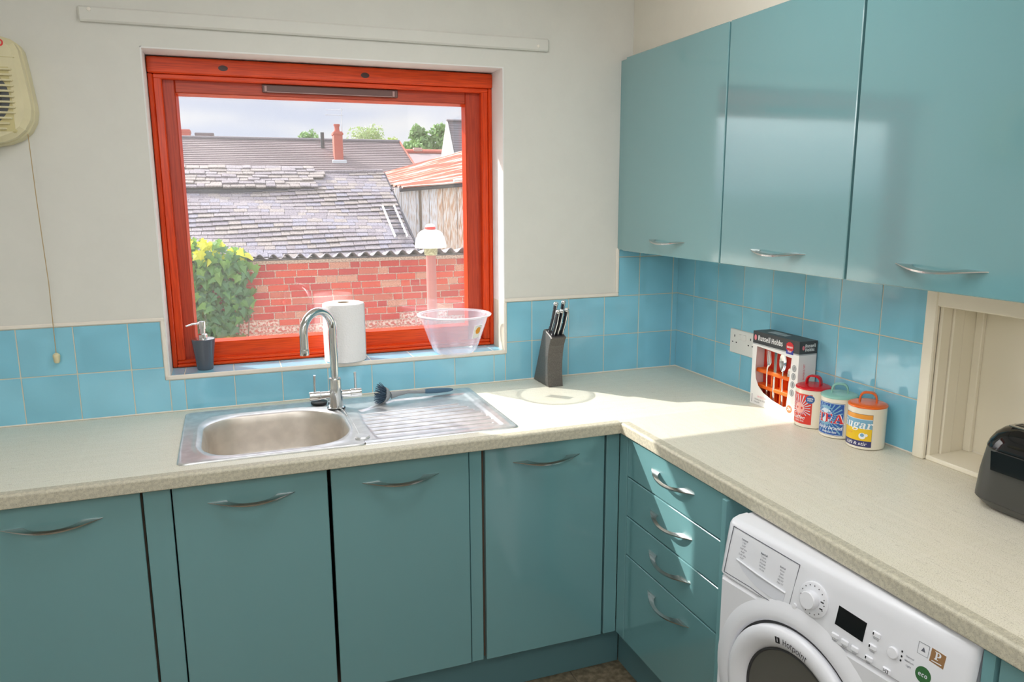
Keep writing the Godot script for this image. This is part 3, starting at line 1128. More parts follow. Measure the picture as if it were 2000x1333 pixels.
func barn() -> void:
	var rn := noise_tex(0.018, 101, [rgb(132, 62, 42), rgb(160, 80, 56), rgb(178, 98, 72), rgb(196, 164, 148), rgb(206, 196, 188)], [0.2, 0.44, 0.58, 0.66, 0.85], 512, 4)
	tri(mat("rusty_sheet", Color(1, 1, 1), 0.7), rn, V(0.12, 0.12, 3.0))
	var pn := noise_tex(0.02, 103, [rgb(206, 180, 160), rgb(226, 218, 212), rgb(236, 238, 244), rgb(244, 244, 246)], [0.22, 0.4, 0.55, 0.9], 512, 4)
	var pn2 := noise_tex(0.02, 105, [rgb(204, 158, 124), rgb(226, 194, 168), rgb(238, 230, 222), rgb(244, 240, 238)], [0.25, 0.42, 0.6, 0.9], 512, 4)
	tri(mat("board_grey", Color(1, 1, 1), 0.85), pn, V(6, 0.5, 6))
	tri(mat("board_rust", Color(1, 1, 1), 0.85), pn2, V(6, 0.5, 6))
	var t := thing("barn", "weathered boarded barn with a rusty corrugated iron roof, right of the slate roof", "barn")
	# near eave A-B, far edge D-C
	var A := V(0.30, 1.86, -9.3)
	var B := V(0.56, 1.71, -7.62)
	var C := V(1.75, 1.80, -7.62)
	var D := V(2.35, 2.42, -9.3)
	var g := []
	for i in 34:
		var u := i / 33.0
		var row := PackedVector3Array()
		for j in 13:
			var s := j / 12.0
			var p := A.lerp(B, u).lerp(D.lerp(C, u), s)
			p.y += 0.016 * sin(u * TAU * 11.0) - 0.02 * sin(u * PI) * (1.0 - s)
			row.append(p)
		g.append(row)
	var rf := mb()
	rf.grid(g)
	var g2 := []
	for row in g:
		var q := PackedVector3Array()
		for p in row:
			q.append(p - V(0, 0.012, 0))
		g2.append(q)
	rf.grid(g2, false, true)
	rf.grid([g[33], g2[33]])
	part("iron_roof", rf, M.rusty_sheet, t)
	part("eave_board", _bar(V(0.52, 1.672, -7.70), V(1.75, 1.765, -7.70), 0.03), M.dark_gap, t)
	# boards
	var x := 0.47
	var k := 0
	while x < 1.8:
		var wd := 0.085 + 0.012 * ((k * 7) % 3)
		var y1 := 1.70 + (x - 0.5) * 0.075
		part("wall_board", boxm(V(x + 0.002, -0.302, -7.80), V(x + wd - 0.002, y1, -7.765 + 0.006 * (k % 2)), 0.003), M.board_grey if x < 1.05 else M.board_rust, t)
		x += wd
		k += 1
	part("corner_post", boxm(V(0.80, -0.302, -7.775), V(0.83, 1.70, -7.735), 0.003), M.edge_brown, t)
	part("gable_core", boxm(V(0.47, -0.302, -9.2), V(1.8, 1.64, -7.81)), M.dark_gap, t)
	var rl := mb()
	rl.tube([V(1.25, 1.795, -7.60), V(1.42, 1.815, -7.60)], 0.02, 10)
	part("sheet_roll", rl, M.ladder_white, t)


func _bar(a: Vector3, b: Vector3, r: float) -> MB:
	var q := mb()
	q.tube([a, b], r, 4)
	return q


func far_roofs() -> void:
	var tn := noise_tex(0.09, 111, [rgb(186, 178, 180), rgb(226, 220, 220), rgb(250, 246, 244)], [0.3, 0.5, 0.75], 512, 3)
	relief(tri(mat("tile_roof", rgb(178, 166, 168), 0.9), tn, V(1.0, 1.0, 1.0)), tn, 3.0)
	mat("brick_far", rgb(182, 96, 82), 0.9)
	mat("lead", rgb(196, 200, 206), 0.6)
	mat("render_pink", rgb(196, 160, 148), 0.9)
	# long tiled roof
	var r := thing("tiled_roof", "long pale grey tiled roof with a brick chimney behind the outbuilding", "roof")
	var e0 := V(0, 1.55, -17.0)
	var e1 := V(0, 3.135, -20.0)
	var n := 30
	var co := mb()
	for k in n:
		var a := e0.lerp(e1, float(k) / n)
		var b := e0.lerp(e1, float(k + 1) / n)
		var x1 := lerpf(3.42, 3.19, float(k) / n)
		co.quad(V(-8, a.y + 0.03, a.z + 0.01), V(x1, a.y + 0.03, a.z + 0.01), V(x1, b.y + 0.004, b.z), V(-8, b.y + 0.004, b.z))
		co.quad(V(-8, a.y - 0.02, a.z + 0.01), V(x1, a.y - 0.02, a.z + 0.01), V(x1, a.y + 0.03, a.z + 0.01), V(-8, a.y + 0.03, a.z + 0.01))
	co.quad(V(3.19, e1.y, e1.z), V(-8, e1.y, e1.z), V(-8, 1.5, -23), V(3.3, 1.5, -23))
	var cp := part("tile_courses", co, M.tile_roof, r)
	cp.set_meta("kind", "stuff")
	part("wall", boxm(V(-8, -0.302, -22.8), V(3.1, 1.52, -17.2)), M.brick_far, r)
	var rg := mb()
	rg.tube([V(-8, 3.15, -20), V(3.2, 3.16, -20)], 0.06, 8)
	part("ridge", rg, M.slate_5, r)
	part("verge", _bar(V(3.42, 1.62, -16.97), V(3.2, 3.18, -20), 0.028), M.brick_far, r)
	# chimney
	var c := thing("chimney", "slim red brick chimney with a clay pot on the tiled roof", "chimney", V(1.27, 2.45, -19.0))
	part("stack", boxm(V(-0.10, 0, -0.17), V(0.13, 0.87, 0.17), 0.008), M.brick_far, c)
	part("corbel", boxm(V(-0.12, 0.78, -0.19), V(0.15, 0.84, 0.19), 0.008), M.brick_far, c)
	var pot := mb()
	pot.lathe([Vector2(0.085, 0.86), Vector2(0.065, 0.93), Vector2(0.065, 1.0), Vector2(0.085, 1.03), Vector2(0.085, 1.07), Vector2(0.055, 1.07), Vector2(0.05, 0.9)], 14)
	part("pot", pot, M.brick_far, c, V(0.01, 0, 0))
	var fs := mb()
	fs.box(V(-0.18, -0.12, 0.12), V(0.2, 0.12, 0.30), 0.02)
	part("flashing", fs, M.lead, c)
	var an := thing("aerial", "thin television aerial on a mast beside the chimney", "aerial", V(1.41, 3.2, -19.0))
	var ms := mb()
	ms.tube([V(0, 0, 0), V(0.02, 0.74, 0)], 0.012, 6)
	part("mast", ms, M.lead, an)
	for hh in [0.56, 0.70]:
		part("boom", _bar(V(-0.42, hh, 0), V(0.05, hh, 0), 0.007), M.lead, an)
		for k in 5:
			part("element", _bar(V(-0.38 + 0.09 * k, hh, -0.12), V(-0.38 + 0.09 * k, hh, 0.12), 0.005), M.lead, an)
	var vp := mb()
	vp.tube([V(0, 0, 0), V(0, 0.42, 0)], 0.05, 10)
	single("vent_pipe", vp, M.dark_grey, "short dark vent pipe near the ridge, left of the chimney", "vent pipe", V(0.95, 2.92, -19.55))
	# a lower roof and red ridge behind, a gable at the right, stacks at the left
	var lo := thing("low_roof", "lower grey roof with a red ridge between the tiled roof and the barn", "roof")
	var lq := mb()
	lq.quad(V(3.3, 1.9, -19.0), V(8.5, 1.9, -19.0), V(8.5, 3.05, -23.5), V(3.3, 3.05, -23.5))
	lq.box(V(3.3, -0.302, -27), V(8.5, 1.88, -19.1))
	lq.quad(V(8.5, 3.05, -23.5), V(3.3, 3.05, -23.5), V(3.3, 1.8, -27.2), V(8.5, 1.8, -27.2))
	part("slope", lq, M.tile_roof, lo)
	part("ridge", _bar(V(3.3, 3.08, -23.5), V(8.5, 3.08, -23.5), 0.10), M.brick_far, lo)
	part("pot", boxm(V(4.42, 3.1, -23.6), V(4.72, 3.22, -23.4), 0.02), M.render_pink, lo)
	var ga := thing("gable_house", "pink rendered gable end with a steep grey roof at the far right", "house", V(4.8, 0, -20.6))
	var gb := mb()
	gb.box(V(0.0, -0.302, -0.63), V(3.6, 2.90, 0.60))
	gb.otri(V(0.0, 2.90, -0.63), V(0.0, 2.90, 0.60), V(0.0, 3.80, 0.0), V(-1, 0, 0))
	part("wall", gb, M.render_pink, ga)
	var vt := mb()
	vt.tube([V(0.02, 2.86, 0.64), V(0.02, 3.83, 0.0)], 0.03, 4)
	vt.tube([V(0.02, 2.86, -0.66), V(0.02, 3.83, 0.0)], 0.03, 4)
	part("verge", vt, M.ladder_white, ga)
	for sgn in [1.0, -1.0]:
		var gr := mb()
		for k in 14:
			var t0: float = k / 14.0
			var t1: float = (k + 1) / 14.0
			var za: float = lerpf(0.70, 0.0, t0) * sgn
			var zb: float = lerpf(0.70, 0.0, t1) * sgn
			var ya := lerpf(2.80, 3.84, t0)
			var yb := lerpf(2.80, 3.84, t1)
			gr.oquad(V(0.05, ya + 0.025, za), V(3.7, ya + 0.025, za), V(3.7, yb + 0.005, zb), V(0.05, yb + 0.005, zb), V(0, 1, sgn))
			gr.oquad(V(0.05, ya - 0.01, za), V(3.7, ya - 0.01, za), V(3.7, ya + 0.025, za), V(0.05, ya + 0.025, za), V(0, 0, sgn))
		part("roof_slope", gr, M.slate_5, ga)
	part("ridge", _bar(V(0.0, 3.86, 0.0), V(3.7, 3.86, 0.0), 0.05), M.slate_5, ga)
	var st := thing("far_stack", "reddish far chimney block at the left end of the tiled roof ridge", "chimney", V(-2.95, 2.2, -26.0))
	part("stack", boxm(V(-0.5, -2.502, -0.4), V(0.32, 1.58, 0.4), 0.02), M.brick_far, st)
	part("stack_cap", boxm(V(-0.52, 1.52, -0.42), V(0.34, 1.62, 0.42), 0.02), M.brick_far, st)
	var s2 := thing("far_stack", "greyish far chimney block just right of the reddish one", "chimney", V(-2.12, 2.2, -26.0))
	part("stack", boxm(V(-0.35, -2.502, -0.3), V(0.22, 1.50, 0.3), 0.02), M.slate_5, s2)
	part("stack_cap", boxm(V(-0.37, 1.44, -0.32), V(0.24, 1.53, 0.32), 0.02), M.slate_5, s2)
	# trees
	var gc := [rgb(128, 158, 112), rgb(176, 186, 150), rgb(184, 192, 116), rgb(122, 154, 104)]  # leaf greens lightened to carry sunlight and distance haze
	for i in 4:
		var m := mat("tree_%d" % i, gc[i], 0.8)
		m.backlight_enabled = true
		m.backlight = Color(0.35, 0.45, 0.2)
	tree("small round green tree just left of the chimney", V(2.8, 4.25, -40), V(0.78, 0.95, 0.7), M.tree_0, 1500, 0.10, 5)
	tree("broad pale thin-leaved tree right of the chimney", V(5.65, 4.45, -40), V(1.4, 1.35, 1.0), M.tree_1, 1300, 0.085, 6, 0.35)
	tree("low yellow-green tree at the end of the tiled roof ridge", V(7.15, 4.2, -41.5), V(0.95, 0.9, 0.8), M.tree_2, 1500, 0.11, 7)
	tree("tall full dark green tree beside the gable house", V(9.15, 4.35, -40), V(1.55, 1.6, 1.1), M.tree_3, 4200, 0.12, 8)
	tree("lower green tree between the tall tree and the gable house", V(10.6, 3.9, -42), V(1.1, 1.05, 0.9), M.tree_0, 2200, 0.12, 9)
	tree("bushy green tree behind the end wall of the tiled roof", V(7.9, 3.75, -38), V(0.95, 0.85, 0.8), M.tree_3, 2000, 0.11, 10)


# ---------------------------------------------------------------- worktop and cabinets
func nose(b: MB, along: String, a: float, z: float, c: float, back: float) -> void:
	# rolled front edge of the worktop, from a to c along the run, front face at z
	var prof := []
	var r := 0.008
	prof.append(Vector2(back, WT))
	for i in 6:
		var t := PI / 2 * (1.0 - i / 5.0)
		prof.append(Vector2(z - r + r * cos(t), WT - r + r * sin(t)))
	for i in 4:
		var t := -PI / 2 * i / 3.0
		prof.append(Vector2(z - 0.003 + 0.003 * cos(t), WT - 0.036 + 0.003 + 0.003 * sin(t)))
	prof.append(Vector2(back, WT - 0.036))
	for i in prof.size() - 1:
		var p: Vector2 = prof[i]
		var q: Vector2 = prof[i + 1]
		var out := Vector2(q.y - p.y, p.x - q.x) * -1.0
		if along == "x":
			b.oquad(V(a, p.y, p.x), V(c, p.y, p.x), V(c, q.y, q.x), V(a, q.y, q.x), V(0, out.y, out.x))
		else:
			b.oquad(V(-p.x, p.y, a), V(-p.x, p.y, c), V(-q.x, q.y, c), V(-q.x, q.y, a), V(-out.x, out.y, 0))


func worktop() -> void:
	var w := thing("worktop", "pale stone-effect L-shaped worktop running round the corner under the window", "worktop")
	var lo := WT - 0.036
	var b := mb()
	# left run, open where the sink bowl hangs
	b.box(V(-3.4, lo, 0.0), V(-1.84, WT, 0.61))
	b.box(V(-1.84, lo, 0.0), V(-0.93, WT, 0.075))
	b.box(V(-1.84, lo, 0.556), V(-0.93, WT, 0.61))
	b.box(V(-0.93, lo, 0.0), V(0.0, WT, 0.61))
	part("left_run", b, M.worktop_a, w)
	var c := mb()
	nose(c, "x", -3.4, 0.638, -0.594, 0.61)
	part("left_edge", c, M.worktop_edge, w)
	var d := mb()
	d.box(V(-0.567, lo, 0.61), V(0.0, WT, 3.2))
	d.quad(V(-0.595, WT, 0.61), V(-0.595, WT, 0.638), V(-0.567, WT, 0.638), V(-0.567, WT, 0.61))
	part("right_run", d, M.worktop_b, w)
	var e := mb()
	nose(e, "z", 0.637, 0.595, 3.2, 0.567)
	part("right_edge", e, M.worktop_edge, w)


var handle_mesh: ArrayMesh


func handle(parent: Node, at: Vector3, l := 0.222) -> void:
	# a thin bright bow: pointed tips on the door, solid pads a quarter in, and an open middle
	if handle_mesh == null:
		var b := mb()
		var n := 48
		var top := []
		var bot := []
		var dmax := 0.034
		for i in n + 1:
			var u := -1.0 + 2.0 * i / n
			var outer := dmax * (1.0 - u * u)
			var inner := 0.0
			if absf(u) < 0.56:
				inner = (dmax - 0.0075) * pow(1.0 - (u / 0.56) ** 2, 0.55)
			var a := PackedVector3Array()
			var c := PackedVector3Array()
			for j in 6:
				var s := j / 5.0
				var z := lerpf(inner, outer, s)
				var dr := -0.010 * pow(z / dmax, 1.6)
				var th := 0.0042 * (0.35 + 0.65 * (1.0 - u * u))
				a.append(V(u * 0.5, dr + th / 2, z))
				c.append(V(u * 0.5, dr - th / 2, z))
			top.append(a)
			bot.append(c)
		b.grid(top, false, true)
		b.grid(bot)
		for e in [0, 5]:
			var r := []
			for i in n + 1:
				r.append(PackedVector3Array([top[i][e], bot[i][e]]))
			b.grid(r, false, e == 0)
		handle_mesh = b.mesh()
	var o := part("handle", handle_mesh, M.satin_chrome, parent, at)
	o.scale = V(l, 1, 1)


func front(called: String, parent: Node, x0: float, x1: float, y0: float, y1: float, z: float, hx: float, hy: float, l := 0.222) -> Node3D:
	var m := (V(x0, y0, 0) + V(x1, y1, 0)) / 2.0
	var d := part(called, boxm(V(-(x1 - x0) / 2, -(y1 - y0) / 2, -0.02), V((x1 - x0) / 2, (y1 - y0) / 2, 0), 0.0018), M.teal_gloss, parent, m + V(0, 0, z))
	if hy > 0.0:
		handle(d, V(hx - m.x, hy - m.y, 0), l)
	return d


func carcass(b: MB, x0: float, x1: float, y0: float, y1: float, z0: float, z1: float, top := false) -> void:
	var t := 0.016
	b.box(V(x0, y0, z0), V(x0 + t, y1, z1))
	b.box(V(x1 - t, y0, z0), V(x1, y1, z1))
	b.box(V(x0 + t, y0, z0), V(x1 - t, y0 + t, z1))
	b.box(V(x0 + t, y0 + t, z0), V(x1 - t, y1, z0 + 0.006))
	if top:
		b.box(V(x0 + t, y1 - t, z0), V(x1 - t, y1, z1))


func base_units() -> void:
	var zc := 0.582
	var zd := 0.605
	var y0 := 0.149
	var y1 := 0.836
	var grp := "teal base units under the worktop"
	# left run, under the window
	var c := thing("base_cabinet", "teal gloss base cupboard at the left end of the run, left of the sink", "cabinet", V(0, 0, 0), 0.0, grp)
	var b := mb()
	carcass(b, -2.56, -1.951, y0, 0.842, 0.02, zc)
	part("carcass", b, M.edge_brown, c)
	front("door", c, -2.555, -1.9535, y0, y1, zd, -2.152, 0.780)
	c = thing("sink_cabinet", "teal gloss double-door base cupboard under the sink", "cabinet", V(0, 0, 0), 0.0, grp)
	b = mb()
	carcass(b, -1.879, -1.079, y0, 0.842, 0.02, zc)
	part("carcass", b, M.edge_brown, c)
	front("door", c, -1.8785, -1.4870, y0, y1, zd, -1.685, 0.782)
	front("door", c, -1.4770, -1.0795, y0, y1, zd, -1.281, 0.781)
	c = thing("base_cabinet", "teal gloss single-door base cupboard next to the inner corner", "cabinet", V(0, 0, 0), 0.0, grp)
	b = mb()
	carcass(b, -1.036, -0.628, y0, 0.842, 0.02, zc)
	part("carcass", b, M.edge_brown, c)
	front("door", c, -1.0290, -0.6330, y0, y1, zd, -0.830, 0.784)
	single("filler_panel", boxm(V(-1.9475, y0, zc), V(-1.8825, y1, zd - 0.003), 0.0015), M.teal_gloss, "narrow teal upright panel left of the sink cupboard doors", "filler panel")
	single("filler_panel", boxm(V(-1.0765, y0, zc), V(-1.0385, y1, zd - 0.004), 0.0015), M.teal_gloss, "narrow teal upright panel right of the sink cupboard doors", "filler panel")
	single("corner_post", boxm(V(-0.626, y0, zc), V(-0.5805, y1, zd), 0.0015), M.teal_gloss, "teal corner strip facing the room beside the corner cupboard door", "filler panel")
	single("plinth", boxm(V(-3.2, 0.0, 0.535), V(-0.5405, y0 - 0.002, 0.55), 0.001), M.plinth, "blue-grey plinth board under the window-side base units", "plinth")
	single("plinth", boxm(V(-0.5385, 0.0, 0.55), V(-0.525, y0 - 0.002, 1.20), 0.001), M.plinth, "blue-grey plinth board under the drawer unit", "plinth")
	# right run: a strip, four drawers, the gap for the washing machine, an end panel
	single("corner_post", boxm(V(-0.58, y0, 0.6055), V(-0.56, y1, 0.656), 0.0015), M.teal_gloss, "teal corner strip at the left edge of the drawer unit", "filler panel")
	var d := thing("drawer_unit", "teal gloss unit of three shallow drawers above one deep drawer", "drawer unit", V(-0.58, 0, 0.91), FACE)
	b = mb()
	carcass(b, -0.252, 0.256, y0, 0.842, -0.5, -0.022)
	part("carcass", b, M.edge_brown, d)
	for q in [[0.7115, 0.835, 0.786], [0.5815, 0.708, 0.656], [0.4515, 0.578, 0.529], [0.149, 0.448, 0.398]]:
		front("drawer", d, -0.251, 0.2525, q[0], q[1], 0.0, 0.0, q[2])
	single("filler_panel", boxm(V(-0.60, 0.0, 1.169), V(-0.05, y1, 1.187), 0.001), M.teal_matt, "teal side panel between the drawers and the washing machine", "side panel")
	single("filler_panel", boxm(V(-0.583, 0.0, 1.858), V(-0.05, y1, 1.879), 0.001), M.teal_matt, "teal side panel right of the washing machine", "side panel")
	c = thing("base_cabinet", "teal base cupboard at the right edge beyond the washing machine", "cabinet", V(-0.58, 0, 2.18), FACE, grp)
	b = mb()
	carcass(b, -0.298, 0.30, y0, 0.842, -0.5, -0.022)
	part("carcass", b, M.edge_brown, c)
	front("door", c, -0.295, 0.297, y0, y1, 0.0, 0.1, 0.784)


func wall_units() -> void:
	var grp := "teal wall cupboards over the worktop"
	var y0 := 1.367
	var y1 := 2.065
	var q := [
		[0.074, 0.6855, 0.38, "teal gloss wall cupboard nearest the window, in the corner"],
		[0.6925, 1.1945, 0.945, "teal gloss wall cupboard in the middle of the three"],
		[1.2025, 1.85, 1.459, "teal gloss wall cupboard above the hatch and toaster, furthest from the window"],
	]
	for i in 3:
		var zc: float = (q[i][0] + q[i][1]) / 2
		var c := thing("wall_cabinet", q[i][3], "cabinet", V(-0.298, 0, zc), FACE, grp)
		var b := mb()
		var w: float = q[i][1] - q[i][0]
		carcass(b, -w / 2 + 0.004, w / 2 - 0.004, y0 + 0.001, y1 - 0.001, -0.28, -0.022, true)
		part("carcass", b, M.carcass, c)
		front("door", c, -w / 2, w / 2, y0, y1, 0.0, q[i][2] - zc, 1.419, 0.228)
	single("filler_panel", boxm(V(-0.28, y0, 0.001), V(-0.262, y1, 0.0735), 0.001), M.teal_gloss, "narrow teal strip between the wall cupboard and the window wall", "filler panel")


# ---------------------------------------------------------------- washing machine
func washer() -> void:
	mat("enamel", rgb(232, 233, 238), 0.28)
	mat("panel_grey", rgb(218, 220, 228), 0.35)
	mat("ink", rgb(96, 98, 108), 0.7)
	mat("ink_dark", rgb(26, 26, 30), 0.5)
	mat("display", rgb(22, 23, 24), 0.12)
	mat("sticker_brown", rgb(150, 112, 74), 0.6)
	mat("sticker_green", rgb(52, 104, 58), 0.5)
	mat("rubber", rgb(58, 58, 60), 0.6)
	mat("door_shade", rgb(96, 95, 90), 0.12)
	var dg := mat("door_glass", Color(0.35, 0.34, 0.31, 0.55), 0.06)
	dg.transparency = BaseMaterial3D.TRANSPARENCY_ALPHA
	# local frame: x to the right along the front, y down from the top is negative, z out of the front
	var turn := atan2(-0.99279561, 0.11982016)
	var t := thing("washing_machine", "white front-loading washing machine under the worktop, slightly askew", "washing machine", V(-0.66, 0, 1.273), turn)
	var W := 0.584
	var top := 0.838
	var zb := 0.018
	var body := mb()
	body.box(V(0, 0.01, -0.50), V(W, top - 0.13, zb), 0.012)
	body.box(V(0.004, top - 0.13, -0.50), V(W - 0.004, top - 0.012, -0.012), 0.006)
	part("body", body, M.enamel, t)
	part("top_lid", boxm(V(0, top - 0.014, -0.50), V(W, top, -0.03), 0.004), M.enamel, t)
	# control panel: a swept profile leaning out towards the bottom, with a rounded top edge
	var prof := [Vector2(-0.06, top + 0.0005), Vector2(-0.020, top + 0.0005), Vector2(-0.008, top - 0.003), Vector2(-0.001, top - 0.011), Vector2(0.003, top - 0.03), Vector2(0.010, top - 0.07), Vector2(0.0185, top - 0.128), Vector2(0.017, top - 0.1305), Vector2(-0.03, top - 0.1305)]
	var g := []
	for p in prof:
		var row := PackedVector3Array()
		for k in 9:
			# ends rounded back
			var xx: float = [0.0, 0.003, 0.012, 0.03, W / 2, W - 0.03, W - 0.012, W - 0.003, W][k]
			var bk: float = [0.016, 0.006, 0.0015, 0.0, 0.0, 0.0, 0.0015, 0.006, 0.016][k]
			row.append(V(xx, p.y, maxf(p.x - bk, -0.06)))
		g.append(row)
	var pan := mb()
	pan.grid(g, false, false)
	pan.quad(V(0.0, top - 0.13, -0.06), V(0, top - 0.13, 0.002), V(0, top - 0.01, -0.02), V(0, top, -0.06))
	pan.quad(V(W, top - 0.13, 0.002), V(W, top - 0.13, -0.06), V(W, top, -0.06), V(W, top - 0.01, -0.02))
	var pn := part("control_panel", pan, M.enamel, t)
	# the face of the panel as a flat frame for what sits on it: v is measured down from the top
	var f0 := V(0, top - 0.03, 0.003)
	var f1 := V(0, top - 0.128, 0.0185)
	var dn := (f1 - f0).normalized()
	var nrm := V(1, 0, 0).cross(-dn).normalized()
	var fx := Transform3D(Basis(V(1, 0, 0), -dn, nrm), f0 + dn * (-0.03 / 1.0) * 0.0 - dn * 0.03)
	var on := func(p: Vector2) -> Vector3: return fx * V(p.x, p.y, 0.0009)
	var P2 := func(x: float, y: float) -> Vector2: return Vector2(x, y)
	# detergent drawer: outline groove, recess, printed programme list
	var ol := PackedVector2Array([Vector2(0.022, -0.012), Vector2(0.216, -0.020), Vector2(0.207, -0.126), Vector2(0.196, -0.127), Vector2(0.137, -0.127), Vector2(0.10, -0.1235), Vector2(0.016, -0.1235)])
	var gr := mb()
	gr.xf = fx
	for i in ol.size():
		var a := ol[i]
		var c := ol[(i + 1) % ol.size()]
		gr.tube([V(a.x, a.y, 0.0), V(c.x, c.y, 0.0)], 0.0009, 5)
	part("drawer_groove", gr, M.ink, pn)
	var rc := mb()
	rc.xf = fx
	var rq := PackedVector2Array([Vector2(0.048, -0.080), Vector2(0.194, -0.092), Vector2(0.191, -0.118), Vector2(0.150, -0.119), Vector2(0.11, -0.113), Vector2(0.07, -0.098)])
	rc.prism(rq, -0.0002, 0.0009, 0.0004)
	part("grip_recess", rc, M.panel_grey, pn)
	var lip := mb()
	lip.xf = fx
	lip.tube([V(0.048, -0.080, 0.001), V(0.12, -0.0865, 0.003), V(0.194, -0.092, 0.001)], 0.0022, 8)
	part("grip_lip", lip, M.enamel, pn)
	var tx := mb()
	var cols := [[0.062, -0.030, ["Cotton", "1 90°", "2 60°", "3 60° Eco", "4 40°", "5 40° Mix", "6 20°"]], [0.122, -0.038, ["Special", "7 Dark", "8 Shirts", "9 Duvet", "10 Wool", "11 Silk"]], [0.176, -0.044, ["Extra", "Rinse", "Spin", "Drain", "Mix 30'", "Fast 15'"]]]
	for cc in cols:
		for i in cc[2].size():
			tx.text(cc[2][i], 0.0042 if i == 0 else 0.0036, Vector2(cc[0], cc[1] - 0.0070 * i), on, "Droid Sans", 700 if i == 0 else 400)
	part("programme_list", tx, M.ink, pn)
	# dial
	var ring := func(c: Vector2, prof_: Array, seg: int) -> MB:
		var b := mb()
		b.xf = fx * Transform3D(Basis(V(1, 0, 0), PI / 2), V(c.x, c.y, 0))
		b.lathe(prof_, seg)
		return b
	var dc := Vector2(0.264, -0.072)
	var dl := part("dial_ring", ring.call(dc, [Vector2(0.036, -0.001), Vector2(0.036, 0.003), Vector2(0.033, 0.005), Vector2(0.024, 0.0055), Vector2(0.0, 0.0055)], 32), M.enamel, pn)
	part("dial_knob", ring.call(dc, [Vector2(0.018, 0.005), Vector2(0.018, 0.020), Vector2(0.0165, 0.022), Vector2(0.0, 0.0222)], 28), M.enamel, dl)
	var dk := mb()
	dk.xf = fx
	for i in 16:
		var a := TAU * i / 16.0
		dk.box(V(dc.x + 0.029 * cos(a) - 0.0009, dc.y + 0.029 * sin(a) - 0.0009, 0.0052), V(dc.x + 0.029 * cos(a) + 0.0009, dc.y + 0.029 * sin(a) + 0.0009, 0.0059))
	dk.box(V(dc.x + 0.020, dc.y + 0.004, 0.0053), V(dc.x + 0.027, dc.y + 0.0065, 0.006))
	dk.box(V(dc.x + 0.020, dc.y - 0.010, 0.0053), V(dc.x + 0.027, dc.y - 0.0075, 0.006))
	part("dial_marks", dk, M.ink_dark, dl)
	part("power_button", ring.call(Vector2(0.222, -0.107), [Vector2(0.006, 0.0), Vector2(0.006, 0.003), Vector2(0.0, 0.0035)], 16), M.enamel, pn)
	var pw := mb()
	pw.text("On/Off", 0.0032, Vector2(0.222, -0.1165), on)
	part("print", pw, M.ink, pn)
	# display, buttons, stickers
	var ds := mb()
	ds.xf = fx
	ds.prism(PackedVector2Array([Vector2(0.322, -0.056), Vector2(0.386, -0.060), Vector2(0.384, -0.099), Vector2(0.320, -0.095)]), -0.001, 0.0012, 0.0003)
	part("display", ds, M.display, pn)
	for p in [[0.326, -0.117], [0.349, -0.1185], [0.372, -0.1195], [0.409, -0.071], [0.406, -0.097], [0.403, -0.1215], [0.441, -0.1235]]:
		var bb := mb()
		bb.xf = fx
		bb.box(V(p[0] - 0.0085, p[1] - 0.0055, -0.001), V(p[0] + 0.0085, p[1] + 0.0055, 0.004), 0.002)
		part("button", bb, M.enamel, pn)
	var sm := mb()
	for p in [[0.326, -0.126, "Super"], [0.349, -0.127, "Rinse"], [0.372, -0.1275, "Easy"], [0.409, -0.0795, "Temp"], [0.406, -0.1055, "Delay"], [0.403, -0.1295, "Spin"], [0.478, -0.078, "Normal"], [0.478, -0.086, "Medium"], [0.478, -0.094, "Light"]]:
		sm.text(p[2], 0.0034, Vector2(p[0], p[1]), on)
	part("print", sm, M.ink, pn)
	var im := mb()
	var on2 := func(p: Vector2) -> Vector3: return fx * V(p.x, p.y, 0.0043)
	for p in [[0.404, -0.070], [0.401, -0.096], [0.398, -0.1205]]:
		im.xf = fx
		im.box(V(p[0] - 0.0012, p[1] - 0.0025, 0.0039), V(p[0] + 0.0012, p[1] + 0.0025, 0.0044))
	im.xf = Transform3D()
	im.text(">II", 0.006, Vector2(0.441, -0.1235), on2, "Droid Sans", 700)
	im.xf = fx
	for p in [[0.462, -0.0745], [0.4625, -0.0835], [0.4620, -0.0915]]:
		im.box(V(p[0] - 0.0015, p[1] - 0.0018, 0.0002), V(p[0] + 0.0015, p[1] + 0.0018, 0.0009))
	part("print", im, M.ink_dark, pn)
	part("selector_button", ring.call(Vector2(0.446, -0.086), [Vector2(0.011, -0.001), Vector2(0.011, 0.003), Vector2(0.0095, 0.0045), Vector2(0.0, 0.0048)], 24), M.enamel, pn)
	var s1 := mb()
	s1.xf = fx
	s1.prism(PackedVector2Array([Vector2(0.512, -0.040), Vector2(0.538, -0.042), Vector2(0.537, -0.066), Vector2(0.511, -0.064)]), 0.0, 0.0008)
	var stk := part("brown_sticker", s1, M.sticker_brown, pn)
	var s1w := mb()
	s1w.text("P", 0.014, Vector2(0.5245, -0.050), on, "Droid Serif", 700)
	s1w.xf = fx
	s1w.box(V(0.515, -0.062, 0.0008), V(0.533, -0.0605, 0.0011))
	part("sticker_print", s1w, M.enamel, stk)
	var s2 := mb()
	s2.xf = fx
	for q in [[0.488, -0.041, 0.508, -0.0405], [0.488, -0.062, 0.508, -0.0615], [0.4878, -0.062, 0.4883, -0.0405], [0.5075, -0.062, 0.508, -0.0405]]:
		s2.box(V(q[0], q[1], 0.0), V(q[2], q[3], 0.0008))
	s2.prism(PackedVector2Array([Vector2(0.494, -0.055), Vector2(0.502, -0.055), Vector2(0.498, -0.047)]), 0.0, 0.0008)
	part("symbol", s2, M.ink, pn)
	var gs := part("green_sticker", ring.call(Vector2(0.506, -0.094), [Vector2(0.0145, 0.0), Vector2(0.0145, 0.0009), Vector2(0.0, 0.0009)], 28), M.sticker_green, pn)
	var gt := mb()
